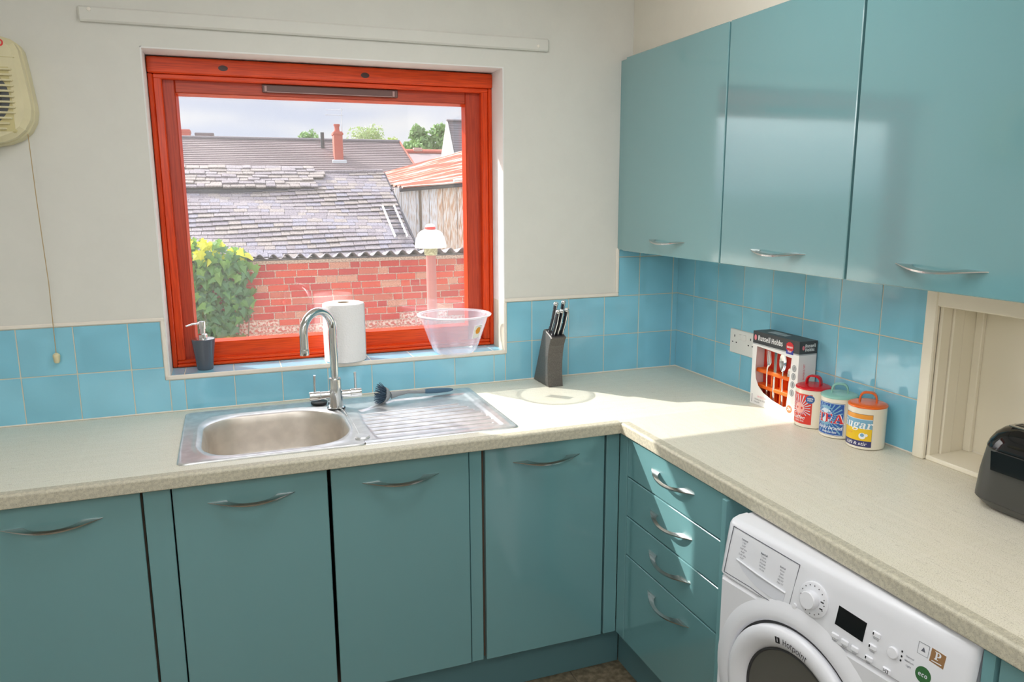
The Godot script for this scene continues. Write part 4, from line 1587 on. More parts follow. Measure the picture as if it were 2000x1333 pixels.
	gt.text("eco", 0.0075, Vector2(0.506, -0.094), func(p: Vector2) -> Vector3: return fx * V(p.x, p.y, 0.0014), "Droid Sans", 700)
	part("sticker_print", gt, M.panel_grey, gs)
	# side seam of the panel
	# porthole: moulded ring on the body, recessed dark gap, door ring, glass
	var dcx := 0.236
	var dcy := top - 0.334
	var px := Transform3D(Basis(V(1, 0, 0), PI / 2), V(dcx, dcy, zb))
	var hb := mb()
	hb.xf = px
	hb.lathe([Vector2(0.228, -0.001), Vector2(0.220, 0.002), Vector2(0.209, 0.0065), Vector2(0.197, 0.009), Vector2(0.188, 0.0085), Vector2(0.183, 0.005), Vector2(0.180, -0.004)], 72, 0.0, TAU, 80.0)
	part("door_surround", hb, M.enamel, t)
	var gp := mb()
	gp.xf = px
	gp.lathe([Vector2(0.182, 0.0005), Vector2(0.16, 0.0008)], 64)
	part("door_gap", gp, M.rubber, t)
	var dr := mb()
	dr.xf = px
	dr.lathe([Vector2(0.1755, 0.001), Vector2(0.176, 0.012), Vector2(0.172, 0.019), Vector2(0.160, 0.0225), Vector2(0.146, 0.021), Vector2(0.134, 0.014), Vector2(0.127, 0.006), Vector2(0.125, -0.004)], 72, 0.0, TAU, 60.0)
	var door := part("door", dr, M.enamel, t)
	var gk := mb()
	gk.xf = px
	gk.lathe([Vector2(0.1265, 0.002), Vector2(0.1262, 0.0065), Vector2(0.122, 0.0070), Vector2(0.1195, 0.003)], 64)
	part("door_seal", gk, M.rubber, door)
	var gl := mb()
	gl.xf = px
	gl.lathe([Vector2(0.121, 0.0042), Vector2(0.112, 0.0030), Vector2(0.09, 0.0040), Vector2(0.075, 0.0018), Vector2(0.04, 0.0010), Vector2(0.0, 0.0008)], 48)
	part("door_glass", gl, M.door_shade, door)
	var lg := mb()
	var bendl := func(p: Vector2) -> Vector3:
		# lettering set along the door ring
		var a := 1.62 - p.x / 0.152
		var r := 0.152 + p.y
		return V(dcx + r * cos(a), dcy + r * sin(a), zb + 0.0226)
	lg.text("Hotpoint", 0.0125, Vector2(0.0215, 0.0), bendl, "Droid Sans", 400, 0.92)
	lg.xf = Transform3D()
	var sq := PackedVector2Array()
	for q in [[-0.030, -0.007], [-0.0175, -0.007], [-0.0175, 0.0065], [-0.030, 0.0065]]:
		sq.append(Vector2(q[0], q[1]))
	for tq in [[0, 1, 2], [0, 2, 3]]:
		lg.otri(bendl.call(sq[tq[0]]), bendl.call(sq[tq[1]]), bendl.call(sq[tq[2]]), V(0, 0, 1))
	part("lettering", lg, M.ink_dark, door)
	var lm := mb()
	lm.text("i", 0.009, Vector2(-0.0238, 0.0), func(p: Vector2) -> Vector3: return bendl.call(p) + V(0, 0, 0.0004), "Droid Sans", 700)
	part("emblem", lm, M.enamel, door)


# ---------------------------------------------------------------- sink and tap
func rrect(cx: float, cz: float, hx: float, hz: float, r: float, ang: float, rl := -1.0) -> Vector2:
	# the point of a rounded rectangle's outline seen from its centre at that angle
	var d := Vector2(cos(ang), sin(ang))
	var rad := r if d.x > 0.0 or rl < 0.0 else rl
	var lo := 0.0
	var hi := (hx + hz) * 1.5
	for i in 26:
		var m := (lo + hi) / 2
		var q := (d * m).abs() - Vector2(hx - rad, hz - rad)
		var sd := Vector2(maxf(q.x, 0), maxf(q.y, 0)).length() + minf(maxf(q.x, q.y), 0.0) - rad
		if sd < 0.0:
			lo = m
		else:
			hi = m
	return Vector2(cx, cz) + d * lo


func sink() -> void:
	var s := thing("sink", "stainless steel inset sink with a left bowl and a ribbed drainer on its right", "sink")
	var y := WT + 0.0045
	# deck round the bowl: rings from the outer edge in to the bowl, then down
	var cx := -1.605
	var cz := 0.335
	var n := 168
	var rings := []
	var spec := [[0.0, -0.0042], [0.012, 0.0], [0.05, 0.0012], [0.09, 0.0012], [0.13, -0.0012], [0.5, -0.0012], [0.62, -0.0008], [0.70, 0.0012], [0.78, 0.0012], [0.84, -0.0016], [0.93, -0.002], [1.0, -0.006]]
	var outl := []
	var inl := []
	var x0 := -1.866
	var x1 := -1.372
	var z0 := 0.05
	var z1 := 0.572
	for j in n + 1:
		var a := TAU * j / n
		# outer edge: the left part of the sink's outline, its right side straight where the drainer joins
		var d := Vector2(cos(a), sin(a))
		var o := rrect((x0 + x1) / 2, (z0 + z1) / 2, (x1 - x0) / 2, (z1 - z0) / 2, 0.002, a, 0.02)
		outl.append(o)
		inl.append(rrect(cx + 0.004, cz + 0.0, 0.208, 0.200, 0.15, a, 0.12))
	for sp in spec:
		var row := PackedVector3Array()
		for j in n + 1:
			var p: Vector2 = (outl[j] as Vector2).lerp(inl[j], sp[0])
			var h: float = sp[1]
			if absf((outl[j] as Vector2).x - x1) < 0.004 and sp[0] < 0.1:
				h = 0.0
			row.append(V(p.x, y + h, p.y))
		rings.append(row)
	var bowl := []
	bowl.append(rings[rings.size() - 1])
	for sp in [[0.985, -0.012], [0.965, -0.03], [0.945, -0.08], [0.925, -0.12], [0.89, -0.142], [0.82, -0.152], [0.5, -0.156], [0.2, -0.158], [0.0, -0.159]]:
		var row := PackedVector3Array()
		for j in n + 1:
			var p: Vector2 = Vector2(cx + 0.004, cz).lerp(inl[j], sp[0])
			row.append(V(p.x, y + sp[1], p.y))
		bowl.append(row)
	var dk := mb()
	dk.grid(rings, true, true)
	part("deck", dk, M.steel, s)
	var bw := mb()
	bw.grid(bowl, true, true)
	part("bowl", bw, M.steel_bowl, s)
	# drainer with pressed grooves
	var g := []
	var nz := 150
	var nx := 110
	for i in nx + 1:
		var row := PackedVector3Array()
		for k in nz + 1:
			var z := lerpf(z0, z1, float(k) / nz)
			var xr := -0.905
			var cr := 0.022
			var ez := maxf(0.0, maxf(z0 + cr - z, z - (z1 - cr)))
			xr -= cr - sqrt(maxf(0.0, cr * cr - ez * ez))
			var x := lerpf(x1, xr, float(i) / nx)
			var h := 0.0
			var edge := minf(xr - x, minf(z - z0, z1 - z))
			h -= 0.0042 * clampf(1.0 - edge / 0.004, 0.0, 1.0)
			h += 0.0012 * exp(-pow((edge - 0.022) / 0.006, 2.0))
			# recessed field
			var fz0 := 0.125 + 0.09 * clampf((-1.20 - x) / 0.12, 0.0, 1.0)
			var inside := minf(minf(x - (x1 + 0.028 + 0.06 * absf(z - 0.36)), (-0.945 - x)), minf(z - fz0, 0.535 - z))
			h -= 0.0045 * smoothstep(-0.004, 0.010, inside)
			if inside > 0.004:
				for q in 7:
					var zg := 0.262 + 0.0365 * q - (x + 1.36) * (0.045 - 0.012 * q)
					var xe: float = [-1.005, -0.985, -0.975, -0.962, -0.957, -0.952, -0.966][q]
					if x < xe:
						h -= 0.0045 * exp(-pow((z - zg) / 0.0034, 2.0))
						h += 0.0012 * exp(-pow((z - zg - 0.010) / 0.006, 2.0))
			row.append(V(x, y + h, z))
		g.append(row)
	var dr := mb()
	dr.grid(g, false, true)
	part("drainer", dr, M.steel, s)
	# overflow / waste control knob between bowl and drainer
	var kn := mb()
	kn.lathe([Vector2(0.022, 0.0), Vector2(0.022, 0.004), Vector2(0.019, 0.007), Vector2(0.0, 0.0075)], 24)
	part("waste_knob", kn, M.steel, s, V(-1.372, y - 0.0015, 0.512))
	var wst := mb()
	wst.lathe([Vector2(0.045, 0.0), Vector2(0.040, 0.002), Vector2(0.018, 0.0005), Vector2(0.0, 0.0005)], 24)
	part("waste", wst, M.chrome, s, V(cx, y - 0.1565, cz))
	# plug on its ball chain, the plug parked behind the tap
	var ch := mb()
	var a := V(-1.418, y + 0.004, 0.112)
	var pts := []
	for i in 40:
		var t := i / 39.0
		var p := V(-1.418, 0, 0.115).lerp(V(-1.402, 0, 0.44), t)
		p.x += 0.028 * sin(t * PI) - 0.03 * t * t + 0.02 * t
		var hgt := y + 0.006 - 0.035 * smoothstep(0.25, 1.0, t)
		pts.append(V(p.x, hgt, p.z))
	for p in pts:
		var b := mb()
		ch.xf = Transform3D(Basis(), p)
		ch.lathe([Vector2(0.0, -0.0028), Vector2(0.0020, -0.0020), Vector2(0.0028, 0.0), Vector2(0.0020, 0.0020), Vector2(0.0, 0.0028)], 8, 0.0, TAU, 90.0)
	part("chain", ch, M.chrome, s)
	var pg := mb()
	pg.lathe([Vector2(0.0, 0.0), Vector2(0.024, 0.0), Vector2(0.027, 0.004), Vector2(0.027, 0.010), Vector2(0.020, 0.013), Vector2(0.006, 0.014), Vector2(0.005, 0.020), Vector2(0.0, 0.021)], 24)
	part("plug", pg, M.black_plastic, s, V(-1.448, y + 0.0005, 0.098))


func tap() -> void:
	var y := WT + 0.0045
	var t := thing("mixer_tap", "chrome swan-neck mixer tap with two lever handles behind the sink bowl", "tap", V(-1.400, y, 0.163))
	var b := mb()
	b.lathe([Vector2(0.028, 0.0), Vector2(0.028, 0.004), Vector2(0.024, 0.007), Vector2(0.023, 0.055), Vector2(0.021, 0.062), Vector2(0.0205, 0.098), Vector2(0.0175, 0.103), Vector2(0.0, 0.103)], 28)
	part("body", b, M.chrome, t)
	var sk := mb()
	sk.lathe([Vector2(0.0295, -0.0005), Vector2(0.0295, 0.0035), Vector2(0.027, 0.004)], 28)
	part("gasket", sk, M.black_plastic, t)
	var sp := mb()
	var d := V(-0.775, 0, 0.63).normalized()
	var r := 0.0635
	var pts := [V(0, 0.10, 0), V(0, 0.16, 0), V(0, 0.22, 0)]
	var yc := 0.268
	for i in 25:
		var a := PI - PI * i / 24.0
		pts.append(d * (r + r * cos(a)) + V(0, yc + r * sin(a), 0))
	pts.append(d * (2 * r) + V(0, yc - 0.03, 0))
	pts.append(d * (2 * r) + V(0, yc - 0.058, 0))
	sp.tube(pts, 0.0132, 20)
	var so := part("spout", sp, M.chrome, t)
	var nz := mb()
	nz.lathe([Vector2(0.0138, -0.012), Vector2(0.0145, -0.006), Vector2(0.0145, 0.006), Vector2(0.0135, 0.008)], 20)
	part("aerator", nz, M.chrome, so, d * (2 * r) + V(0, yc - 0.055, 0))
	for s in [-1.0, 1.0]:
		var arm := mb()
		arm.tube([V(s * 0.015, 0.047, 0), V(s * 0.048, 0.047, 0)], 0.013, 18)
		var ao := part("valve_arm", arm, M.chrome, t)
		var kb := mb()
		var x0: float = s * 0.0485
		kb.tube([V(x0, 0.047, 0), V(x0 + s * 0.002, 0.047, 0), V(s * 0.083, 0.047, 0), V(s * 0.0845, 0.047, 0)], [0.0135, 0.0148, 0.0148, 0.0135], 20)
		var lv := part("lever_handle", kb, M.chrome, ao)
		var rd := mb()
		rd.tube([V(s * 0.066, 0.058, 0), V(s * 0.066, 0.085, 0.0), V(s * 0.0655, 0.105, 0.002), V(s * 0.065, 0.117, 0.004)], [0.0042, 0.0038, 0.0042, 0.0046], 12)
		part("lever", rd, M.chrome, lv)


# ---------------------------------------------------------------- things on the window sill
func sill_things() -> void:
	var sy := OY0 + 0.0024
	mat("soap_grey", rgb(86, 92, 102), 0.16)
	var s := thing("soap_dispenser", "dark grey tapered soap dispenser with a chrome pump on the window sill", "soap dispenser", V(-1.799, sy, -0.062))
	var b := mb()
	b.lathe([Vector2(0.0, 0.0), Vector2(0.0235, 0.0), Vector2(0.0255, 0.003), Vector2(0.0285, 0.03), Vector2(0.0345, 0.075), Vector2(0.0372, 0.1), Vector2(0.0372, 0.1025), Vector2(0.0355, 0.1045)], 36)
	part("body", b, M.soap_grey, s)
	b = mb()
	b.lathe([Vector2(0.0358, 0.1042), Vector2(0.034, 0.1055), Vector2(0.014, 0.1065), Vector2(0.0, 0.1065)], 36)
	part("lid", b, M.satin_chrome, s)
	b = mb()
	b.lathe([Vector2(0.0145, 0.106), Vector2(0.0145, 0.119), Vector2(0.012, 0.1205), Vector2(0.0085, 0.1215), Vector2(0.0085, 0.137), Vector2(0.0105, 0.138), Vector2(0.0105, 0.161), Vector2(0.0095, 0.163), Vector2(0.0, 0.1635)], 24)
	var pm := part("pump", b, M.chrome, s)
	b = mb()
	b.tube([V(-0.006, 0.158, 0.003), V(-0.030, 0.157, 0.008), V(-0.050, 0.151, 0.013)], [0.0045, 0.004, 0.0035], 12)
	part("nozzle", b, M.chrome, pm)

	var tn := noise_tex(0.06, 121, [grey(0.5), grey(1.0)], [0.3, 0.7], 256, 2, FastNoiseLite.TYPE_CELLULAR)
	var tm := mat("tissue", rgb(240, 239, 238), 0.95)
	tm.uv1_triplanar = true
	tm.uv1_scale = V(9, 9, 9)
	relief(tm, tn, 0.12)
	mat("card_core", rgb(176, 160, 140), 0.9)
	var k := thing("kitchen_roll", "white kitchen roll standing upright on the window sill behind the tap", "kitchen roll", V(-1.334, sy, -0.0415))
	b = mb()
	b.lathe([Vector2(0.02, 0.0), Vector2(0.069, 0.0), Vector2(0.0725, 0.004), Vector2(0.073, 0.10), Vector2(0.0725, 0.197), Vector2(0.070, 0.2035), Vector2(0.062, 0.206), Vector2(0.02, 0.2055)], 48, 0.0, TAU, 50.0)
	b.lathe([Vector2(0.02, 0.2055), Vector2(0.02, 0.0)], 32)
	part("paper", b, tm, k)
	b = mb()
	b.lathe([Vector2(0.0198, 0.001), Vector2(0.0205, 0.2062), Vector2(0.0188, 0.2062), Vector2(0.0185, 0.001)], 28)
	part("core", b, M.card_core, k)
	b = mb()
	for i in 3:
		b.tube([V(0.068, 0.004, 0.027), V(0.0685, 0.1, 0.0272), V(0.068, 0.203, 0.027)], 0.0012, 6)
	part("loose_edge", b, tm, k)

	var w := thing("mixing_bowl", "clear plastic mixing bowl with an orange sticker at the right end of the sill", "bowl", V(-0.934, sy, -0.031))
	b = mb()
	b.lathe([Vector2(0.0, 0.0025), Vector2(0.066, 0.002), Vector2(0.074, 0.004), Vector2(0.083, 0.016), Vector2(0.098, 0.055), Vector2(0.115, 0.105), Vector2(0.126, 0.139)], 56, 0.0, TAU, 60.0)
	part("shell", b, M.clear_plastic, w)
	b = mb()
	b.lathe([Vector2(0.126, 0.138), Vector2(0.134, 0.138), Vector2(0.1375, 0.1405), Vector2(0.1375, 0.1435), Vector2(0.134, 0.1455), Vector2(0.127, 0.1455)], 56, 0.0, TAU, 60.0)
	part("rim", b, M.clear_plastic_rim, w)
	b = mb()
	b.lathe([Vector2(0.062, 0.0), Vector2(0.066, 0.0), Vector2(0.066, 0.002)], 48)
	part("foot", b, M.clear_plastic_rim, w)
	mat("label_white", rgb(248, 246, 240), 0.6)
	mat("label_orange", rgb(244, 164, 48), 0.6)
	b = mb()
	var on := func(p: Vector2) -> Vector3:
		var yy := 0.088 + p.y
		var r := lerpf(0.098, 0.1262, (yy - 0.055) / 0.085) + 0.0012
		var a := 0.56 + p.x / 0.115
		return V(r * sin(a), yy, r * cos(a))
	var gr := []
	for i in 7:
		var row := PackedVector3Array()
		for j in 7:
			row.append(on.call(Vector2(-0.020 + 0.04 * j / 6.0, -0.024 + 0.048 * i / 6.0)))
		gr.append(row)
	b.grid(gr)
	var st := part("sticker", b, M.label_white, w)
	b = mb()
	for i in 18:
		var a0 := TAU * i / 18.0
		var a1 := TAU * (i + 1) / 18.0
		var r0 := 0.012 + 0.002 * (i % 2)
		var r1 := 0.012 + 0.002 * ((i + 1) % 2)
		var up := V(0.53, 0.0, 0.84) * 0.0006
		b.otri(on.call(Vector2(0.003, 0.004)) + up, on.call(Vector2(0.003 + r0 * cos(a0), 0.004 + r0 * sin(a0))) + up, on.call(Vector2(0.003 + r1 * cos(a1), 0.004 + r1 * sin(a1))) + up, V(0.53, 0, 0.84))
	part("sticker_mark", b, M.label_orange, st)


# ---------------------------------------------------------------- things on the worktop
func brush() -> void:
	var y := WT + 0.003
	mat("brush_grey", rgb(150, 154, 158), 0.4)
	mat("brush_blue", rgb(74, 108, 134), 0.45)
	mat("bristle", rgb(62, 84, 104), 0.6)
	var hd := V(-1.226, y + 0.030, 0.150)
	var tip := V(-0.985, y + 0.014, 0.112)
	var t := thing("dish_brush", "grey and blue washing-up brush lying on the ribbed drainer", "brush")
	var ax := (tip - hd).normalized()
	var b := mb()
	b.tube([hd + ax * 0.012 + V(0, -0.006, 0), hd + ax * 0.035 + V(0, -0.002, 0), hd.lerp(tip, 0.30) + V(0, 0.002, 0), hd.lerp(tip, 0.45), hd.lerp(tip, 0.56)], [0.012, 0.009, 0.0055, 0.0055, 0.0075], 14)
	part("neck", b, M.brush_grey, t)
	b = mb()
	var g := []
	for i in 11:
		g.append(hd.lerp(tip, 0.55 + 0.045 * i))
	b.tube(g, [0.0072, 0.0088, 0.0092, 0.0092, 0.009, 0.0088, 0.0086, 0.0082, 0.0075, 0.006, 0.003], 16)
	part("grip", b, M.brush_blue, t)
	# head: a shallow cup standing on edge, bristles fanning out to the left
	var fx := Transform3D(Basis(Quaternion(V(0, 1, 0), V(-0.93, 0.22, 0.10).normalized())), hd + V(-0.004, -0.004, 0))
	b = mb()
	b.xf = fx
	b.lathe([Vector2(0.0, -0.012), Vector2(0.012, -0.011), Vector2(0.022, -0.004), Vector2(0.0265, 0.004), Vector2(0.0270, 0.0075), Vector2(0.0245, 0.008), Vector2(0.0, 0.006)], 24)
	part("head", b, M.brush_grey, t)
	b = mb()
	for i in 90:
		var a := i * 2.399963
		var r := 0.022 * sqrt((i + 0.5) / 90.0)
		var base := V(r * cos(a), 0.006, r * sin(a))
		var out := V(cos(a) * r * 36.0, 1.0, sin(a) * r * 36.0).normalized()
		var p0 := fx * base
		var p1 := fx * (base + out * 0.031)
		p1.y = maxf(p1.y, WT + 0.002)
		p0.y = maxf(p0.y, WT + 0.002)
		b.tube([p0, p0.lerp(p1, 0.5), p1], [0.0013, 0.0012, 0.0008], 5)
	var bo := part("bristles", b, M.bristle, t)
	bo.set_meta("kind", "stuff")


func knives() -> void:
	tri(mat("block_grey", rgb(98, 94, 90), 0.42), noise_tex(0.1, 131, [grey(0.86), grey(1.0)], [0.3, 0.7], 128, 2), V(12, 12, 12))
	mat("block_side", rgb(104, 106, 112), 0.3)
	mat("handle_black", rgb(36, 36, 40), 0.35)
	var o := thing("knife_block", "grey leaning knife block with a curved front, against the tiles beside the window", "knife block")
	# side outline in (z, y)
	var pr_ := [Vector2(0.004, 0.0), Vector2(0.148, 0.0), Vector2(0.144, 0.03), Vector2(0.142, 0.06), Vector2(0.1425, 0.09), Vector2(0.147, 0.125), Vector2(0.156, 0.155), Vector2(0.168, 0.178), Vector2(0.174, 0.187), Vector2(0.165, 0.192), Vector2(0.118, 0.207), Vector2(0.104, 0.210), Vector2(0.095, 0.203), Vector2(0.05, 0.10)]
	var poly := PackedVector2Array()
	for p in pr_:
		poly.append(p)
	var b := mb()
	b.xf = Transform3D(Basis(V(0, 0, 1), V(0, 1, 0), V(-1, 0, 0)), V(-0.603, WT + 0.0008, 0))
	b.prism(poly, -0.029, 0.029, 0.0025)
	part("block", b, M.block_grey, o)
	b = mb()
	b.xf = Transform3D(Basis(V(0, 0, 1), V(0, 1, 0), V(-1, 0, 0)), V(-0.603, WT + 0.0008, 0))
	var top := PackedVector2Array([Vector2(0.110, 0.2065), Vector2(0.168, 0.189), Vector2(0.168, 0.1925), Vector2(0.112, 0.2095)])
	b.prism(top, -0.024, 0.024)
	part("slot_plate", b, M.handle_black, o)
	var k := 0
	var kl := ["large knife, left of the two tall handles at the back of the block", "large knife, right of the two tall handles at the back of the block", "small knife, left one of the three short handles in front", "small knife, middle one of the three short handles in front", "small knife, right one of the three short handles in front"]
	for q in [[-0.617, 0.125, 1.086, 0.115], [-0.588, 0.125, 1.086, 0.120], [-0.616, 0.152, 1.076, 0.098], [-0.602, 0.152, 1.076, 0.100], [-0.584, 0.152, 1.076, 0.104]]:
		var t := thing("knife", kl[k], "knife", V(q[0], q[2], q[1]), 0.0, "knives in the block")
		var L: float = q[3]
		var lean := V(0.06, 1.0, 0.38).normalized()
		var side := V(1, 0, 0)
		var fw := side.cross(lean).normalized()
		var g := []
		var g2 := []
		for i in 9:
			var s := i / 8.0
			var c := lean * L * s + fw * (0.004 * sin(s * PI * 1.1))
			var w: float = [0.0085, 0.0078, 0.0072, 0.0075, 0.008, 0.0082, 0.0082, 0.009, 0.0075][i]
			var row := PackedVector3Array()
			for j in 13:
				var a := -TAU * j / 12.0
				row.append(c + side * 0.0064 * cos(a) + fw * w * 1.2 * sin(a))
			g.append(row)
		b = mb()
		b.grid(g, true)
		part("handle", b, M.handle_black, t)
		b = mb()
		b.tube([lean * -0.012, lean * 0.004], 0.0066, 12)
		b.tube([lean * (L - 0.006), lean * (L + 0.001), lean * (L + 0.004)], [0.0086, 0.0088, 0.005], 14)
		# the steel tang showing along the handle's back and front
		for sgn in [-1.0, 1.0]:
			var tp := []
			for i in 9:
				var s := i / 8.0
				var w: float = [0.0085, 0.0078, 0.0072, 0.0075, 0.008, 0.0082, 0.0082, 0.009, 0.0075][i]
				tp.append(lean * L * s + fw * (0.004 * sin(s * PI * 1.1) + sgn * (w * 1.2 - 0.0006)))
			b.tube(tp, 0.0019, 6)
		part("tang", b, M.chrome, t)
		b = mb()
		for s in [0.22, 0.5, 0.78]:
			var c: Vector3 = lean * L * s + fw * (0.004 * sin(s * PI * 1.1))
			b.tube([c - side * 0.0071, c + side * 0.0071], 0.0021, 8)
		part("rivets", b, M.chrome, t)
		k += 1


func cutlery_box() -> void:
	mat("carton_white", rgb(244, 242, 240), 0.4)
	mat("carton_dark", rgb(70, 70, 72), 0.4)
	mat("carton_silver", rgb(186, 188, 190), 0.35)
	mat("tray_red", rgb(226, 50, 22), 0.5)
	mat("tray_orange", rgb(240, 108, 24), 0.5)
	mat("print_white", rgb(250, 250, 250), 0.5)
	mat("print_red", rgb(214, 40, 44), 0.5)
	mat("print_pink", rgb(236, 130, 140), 0.5)
	mat("print_blue", rgb(52, 62, 160), 0.5)
	mat("print_grey", rgb(130, 132, 136), 0.5)
	mat("print_orange", rgb(236, 118, 70), 0.5)
	var W := 0.222
	var H := 0.247
	var D := 0.068
	# local: x right, y up from the base, z out of the front
	var t := thing("cutlery_box", "white and dark grey boxed cutlery set with a windowed front, beside the red canister", "box", V(-0.0755, WT + 0.0008, 0.585), FACE)
	var hy := 0.203     # underside of the dark header
	var win := PackedVector2Array([Vector2(0.022, 0.198), Vector2(0.190, 0.190), Vector2(0.178, 0.03), Vector2(0.165, 0.026), Vector2(0.11, 0.034), Vector2(0.065, 0.048), Vector2(0.038, 0.066), Vector2(0.024, 0.088), Vector2(0.019, 0.115)])
	var b := mb()
	for half in [PackedVector2Array([Vector2(0, 0), Vector2(W, 0), Vector2(W, 0.11), Vector2(0, 0.11)]), PackedVector2Array([Vector2(0, 0.11), Vector2(W, 0.11), Vector2(W, hy), Vector2(0, hy)])]:
		for poly in Geometry2D.clip_polygons(half, win):
			b.prism(poly, -0.0012, 0.0)
	b.box(V(0, 0, -D), V(0.0012, hy, -0.0012))
	b.box(V(W - 0.0012, 0, -D), V(W, hy, -0.0012))
	b.box(V(0, 0, -D), V(W, 0.0012, -0.0012))
	b.box(V(0, 0, -D), V(W, H, -D + 0.0012))
	part("carton", b, M.carton_white, t)
	b = mb()
	b.box(V(0, hy + 0.004, -0.0012), V(W, H, 0.0003))
	b.box(V(-0.0002, hy + 0.004, -D), V(0.0012, H, 0))
	b.box(V(W - 0.0012, hy + 0.004, -D), V(W + 0.0002, H, 0))
	b.box(V(0, H - 0.0012, -D), V(W, H + 0.0002, 0))
	part("header", b, M.carton_dark, t)
	b = mb()
	b.box(V(0, hy, -0.0012), V(W, hy + 0.004, 0.0004))
	b.box(V(W - 0.0012, hy, -D), V(W + 0.0003, hy + 0.004, 0))
	part("silver_band", b, M.carton_silver, t)
	b = mb()
	b.box(V(0.045, H + 0.0002, -0.052), V(0.10, H + 0.0006, -0.02))
	b.box(V(0.105, H + 0.0002, -0.045), V(0.13, H + 0.0006, -0.02))
	part("top_label", b, M.carton_silver, t)
	# tray inside
	b = mb()
	b.box(V(0.004, 0.01, -0.052), V(W - 0.004, hy, -0.046))
	part("tray_back", b, M.tray_red, t)
	for sy in [0.062, 0.115]:
		b = mb()
		b.box(V(0.006, sy - 0.007, -0.046), V(W - 0.006, sy + 0.007, -0.013), 0.003)
		part("tray_ledge", b, M.tray_orange, t)
	for sx in [0.078, 0.122, 0.162]:
		b = mb()
		b.box(V(sx - 0.003, 0.012, -0.046), V(sx + 0.003, 0.115, -0.02), 0.001)
		part("tray_divider", b, M.tray_orange, t)
	# printing
	var fl := func(p: Vector2) -> Vector3: return V(p.x, p.y, 0.0009)
	b = mb()
	b.text("Russell Hobbs", 0.0165, Vector2(0.086, 0.2265), fl, "Droid Sans", 700, 0.78)
	part("lettering", b, M.print_white, t)
	var disc := func(cx: float, cy: float, rx: float, ry: float, z: float, n: int, star: float) -> MB:
		var q := mb()
		for i in n:
			var a0 := TAU * i / n
			var a1 := TAU * (i + 1) / n
			var k0 := 1.0 - star * (i % 2)
			var k1 := 1.0 - star * ((i + 1) % 2)
			q.otri(V(cx, cy, z), V(cx + rx * k0 * cos(a0), cy + ry * k0 * sin(a0), z), V(cx + rx * k1 * cos(a1), cy + ry * k1 * sin(a1), z), V(0, 0, 1))
		return q
	part("pink_mark", disc.call(0.013, 0.2265, 0.0062, 0.0095, 0.0009, 20, 0.0), M.print_pink, t)
	b = mb()
	b.box(V(0.164, 0.2005, 0.0003), V(0.196, 0.217, 0.0012))
	part("badge_base", b, M.print_blue, t)
	part("badge", disc.call(0.180, 0.2235, 0.0185, 0.017, 0.0013, 24, 0.14), M.print_red, t)
	b = mb()
	b.text("SMART", 0.006, Vector2(0.180, 0.2225), func(p: Vector2) -> Vector3: return V(p.x, p.y, 0.0016), "Droid Sans", 700)
	b.text("BUY", 0.006, Vector2(0.180, 0.2085), func(p: Vector2) -> Vector3: return V(p.x, p.y, 0.0016), "Droid Sans", 700)
	part("badge_print", b, M.print_white, t)
	for i in 4:
		var cy := 0.160 - 0.0265 * i
		part("round_picture", disc.call(0.2045 - 0.0015 * i, cy, 0.0095, 0.011, 0.0006, 22, 0.0), M.print_grey, t)
		part("round_picture", disc.call(0.2045 - 0.0015 * i, cy, 0.0080, 0.0095, 0.0009, 22, 0.0), M.carton_silver, t)
		b = mb()
		b.box(V(0.2035 - 0.0015 * i, cy - 0.006, 0.0009), V(0.2055 - 0.0015 * i, cy + 0.006, 0.0012))
		part("picture_mark", b, M.carton_dark, t)
	part("orange_seal", disc.call(0.193, 0.026, 0.0125, 0.0125, 0.0006, 26, 0.0), M.print_orange, t)
	b = mb()
	b.text("24", 0.010, Vector2(0.193, 0.027), fl, "Droid Sans", 700)
	part("seal_print", b, M.print_white, t)
	b = mb()
	b.text("24 PIECE SET", 0.0062, Vector2(0.062, 0.030), fl, "Droid Sans", 400)
	part("lettering", b, M.print_pink, t)
	b = mb()
	b.text("SATINLESS STEEL".replace("SATIN", "STAIN"), 0.0052, Vector2(0.052, 0.019), fl, "Droid Sans", 400)
	b.text("CUTLERY", 0.0052, Vector2(0.036, 0.010), fl, "Droid Sans", 400)
	b.box(V(0.009, 0.006, 0.0), V(0.0105, 0.034, 0.0006))
	part("lettering", b, M.carton_dark, t)
	var sd := func(p: Vector2) -> Vector3: return V(W + 0.0006, p.y, -p.x)
	b = mb()
	b.text("Russell", 0.010, Vector2(0.041, 0.2325), sd, "Droid Sans", 700, 0.85)
	b.text("Hobbs", 0.010, Vector2(0.039, 0.220), sd, "Droid Sans", 700, 0.85)
	part("side_lettering", b, M.print_white, t)
	b = mb()
	for i in 16:
		b.otri(V(W + 0.0006, 0.2265, -0.0145), V(W + 0.0006, 0.2265 + 0.007 * sin(TAU * i / 16.0), -0.0145 - 0.0045 * cos(TAU * i / 16.0)), V(W + 0.0006, 0.2265 + 0.007 * sin(TAU * (i + 1) / 16.0), -0.0145 - 0.0045 * cos(TAU * (i + 1) / 16.0)), V(1, 0, 0))
	part("side_mark", b, M.print_pink, t)
	b = mb()
	b.text("24 PIECE SET", 0.006, Vector2(0.15, -0.022), func(p: Vector2) -> Vector3: return V(W + 0.0006, p.x, p.y), "Droid Sans", 700)
	part("side_lettering", b, M.print_pink, t)
	# the cutlery behind the window
	var place := func(called: String, label: String, cat: String, x: float) -> Node3D:
		var o := thing(called, label, cat, V(-0.0755 + 0.020, WT, 0.585 + x), FACE)
		return o
	var fk: Node3D = place.call("fork", "polished fork in the cutlery box, leftmost piece behind its window", "fork", 0.060)
	b = mb()
	b.tube([V(0, 0.022, 0.0), V(0, 0.10, 0.004), V(0.003, 0.130, 0.006), V(0.006, 0.142, 0.004)], [0.0042, 0.003, 0.003, 0.0045], 10)
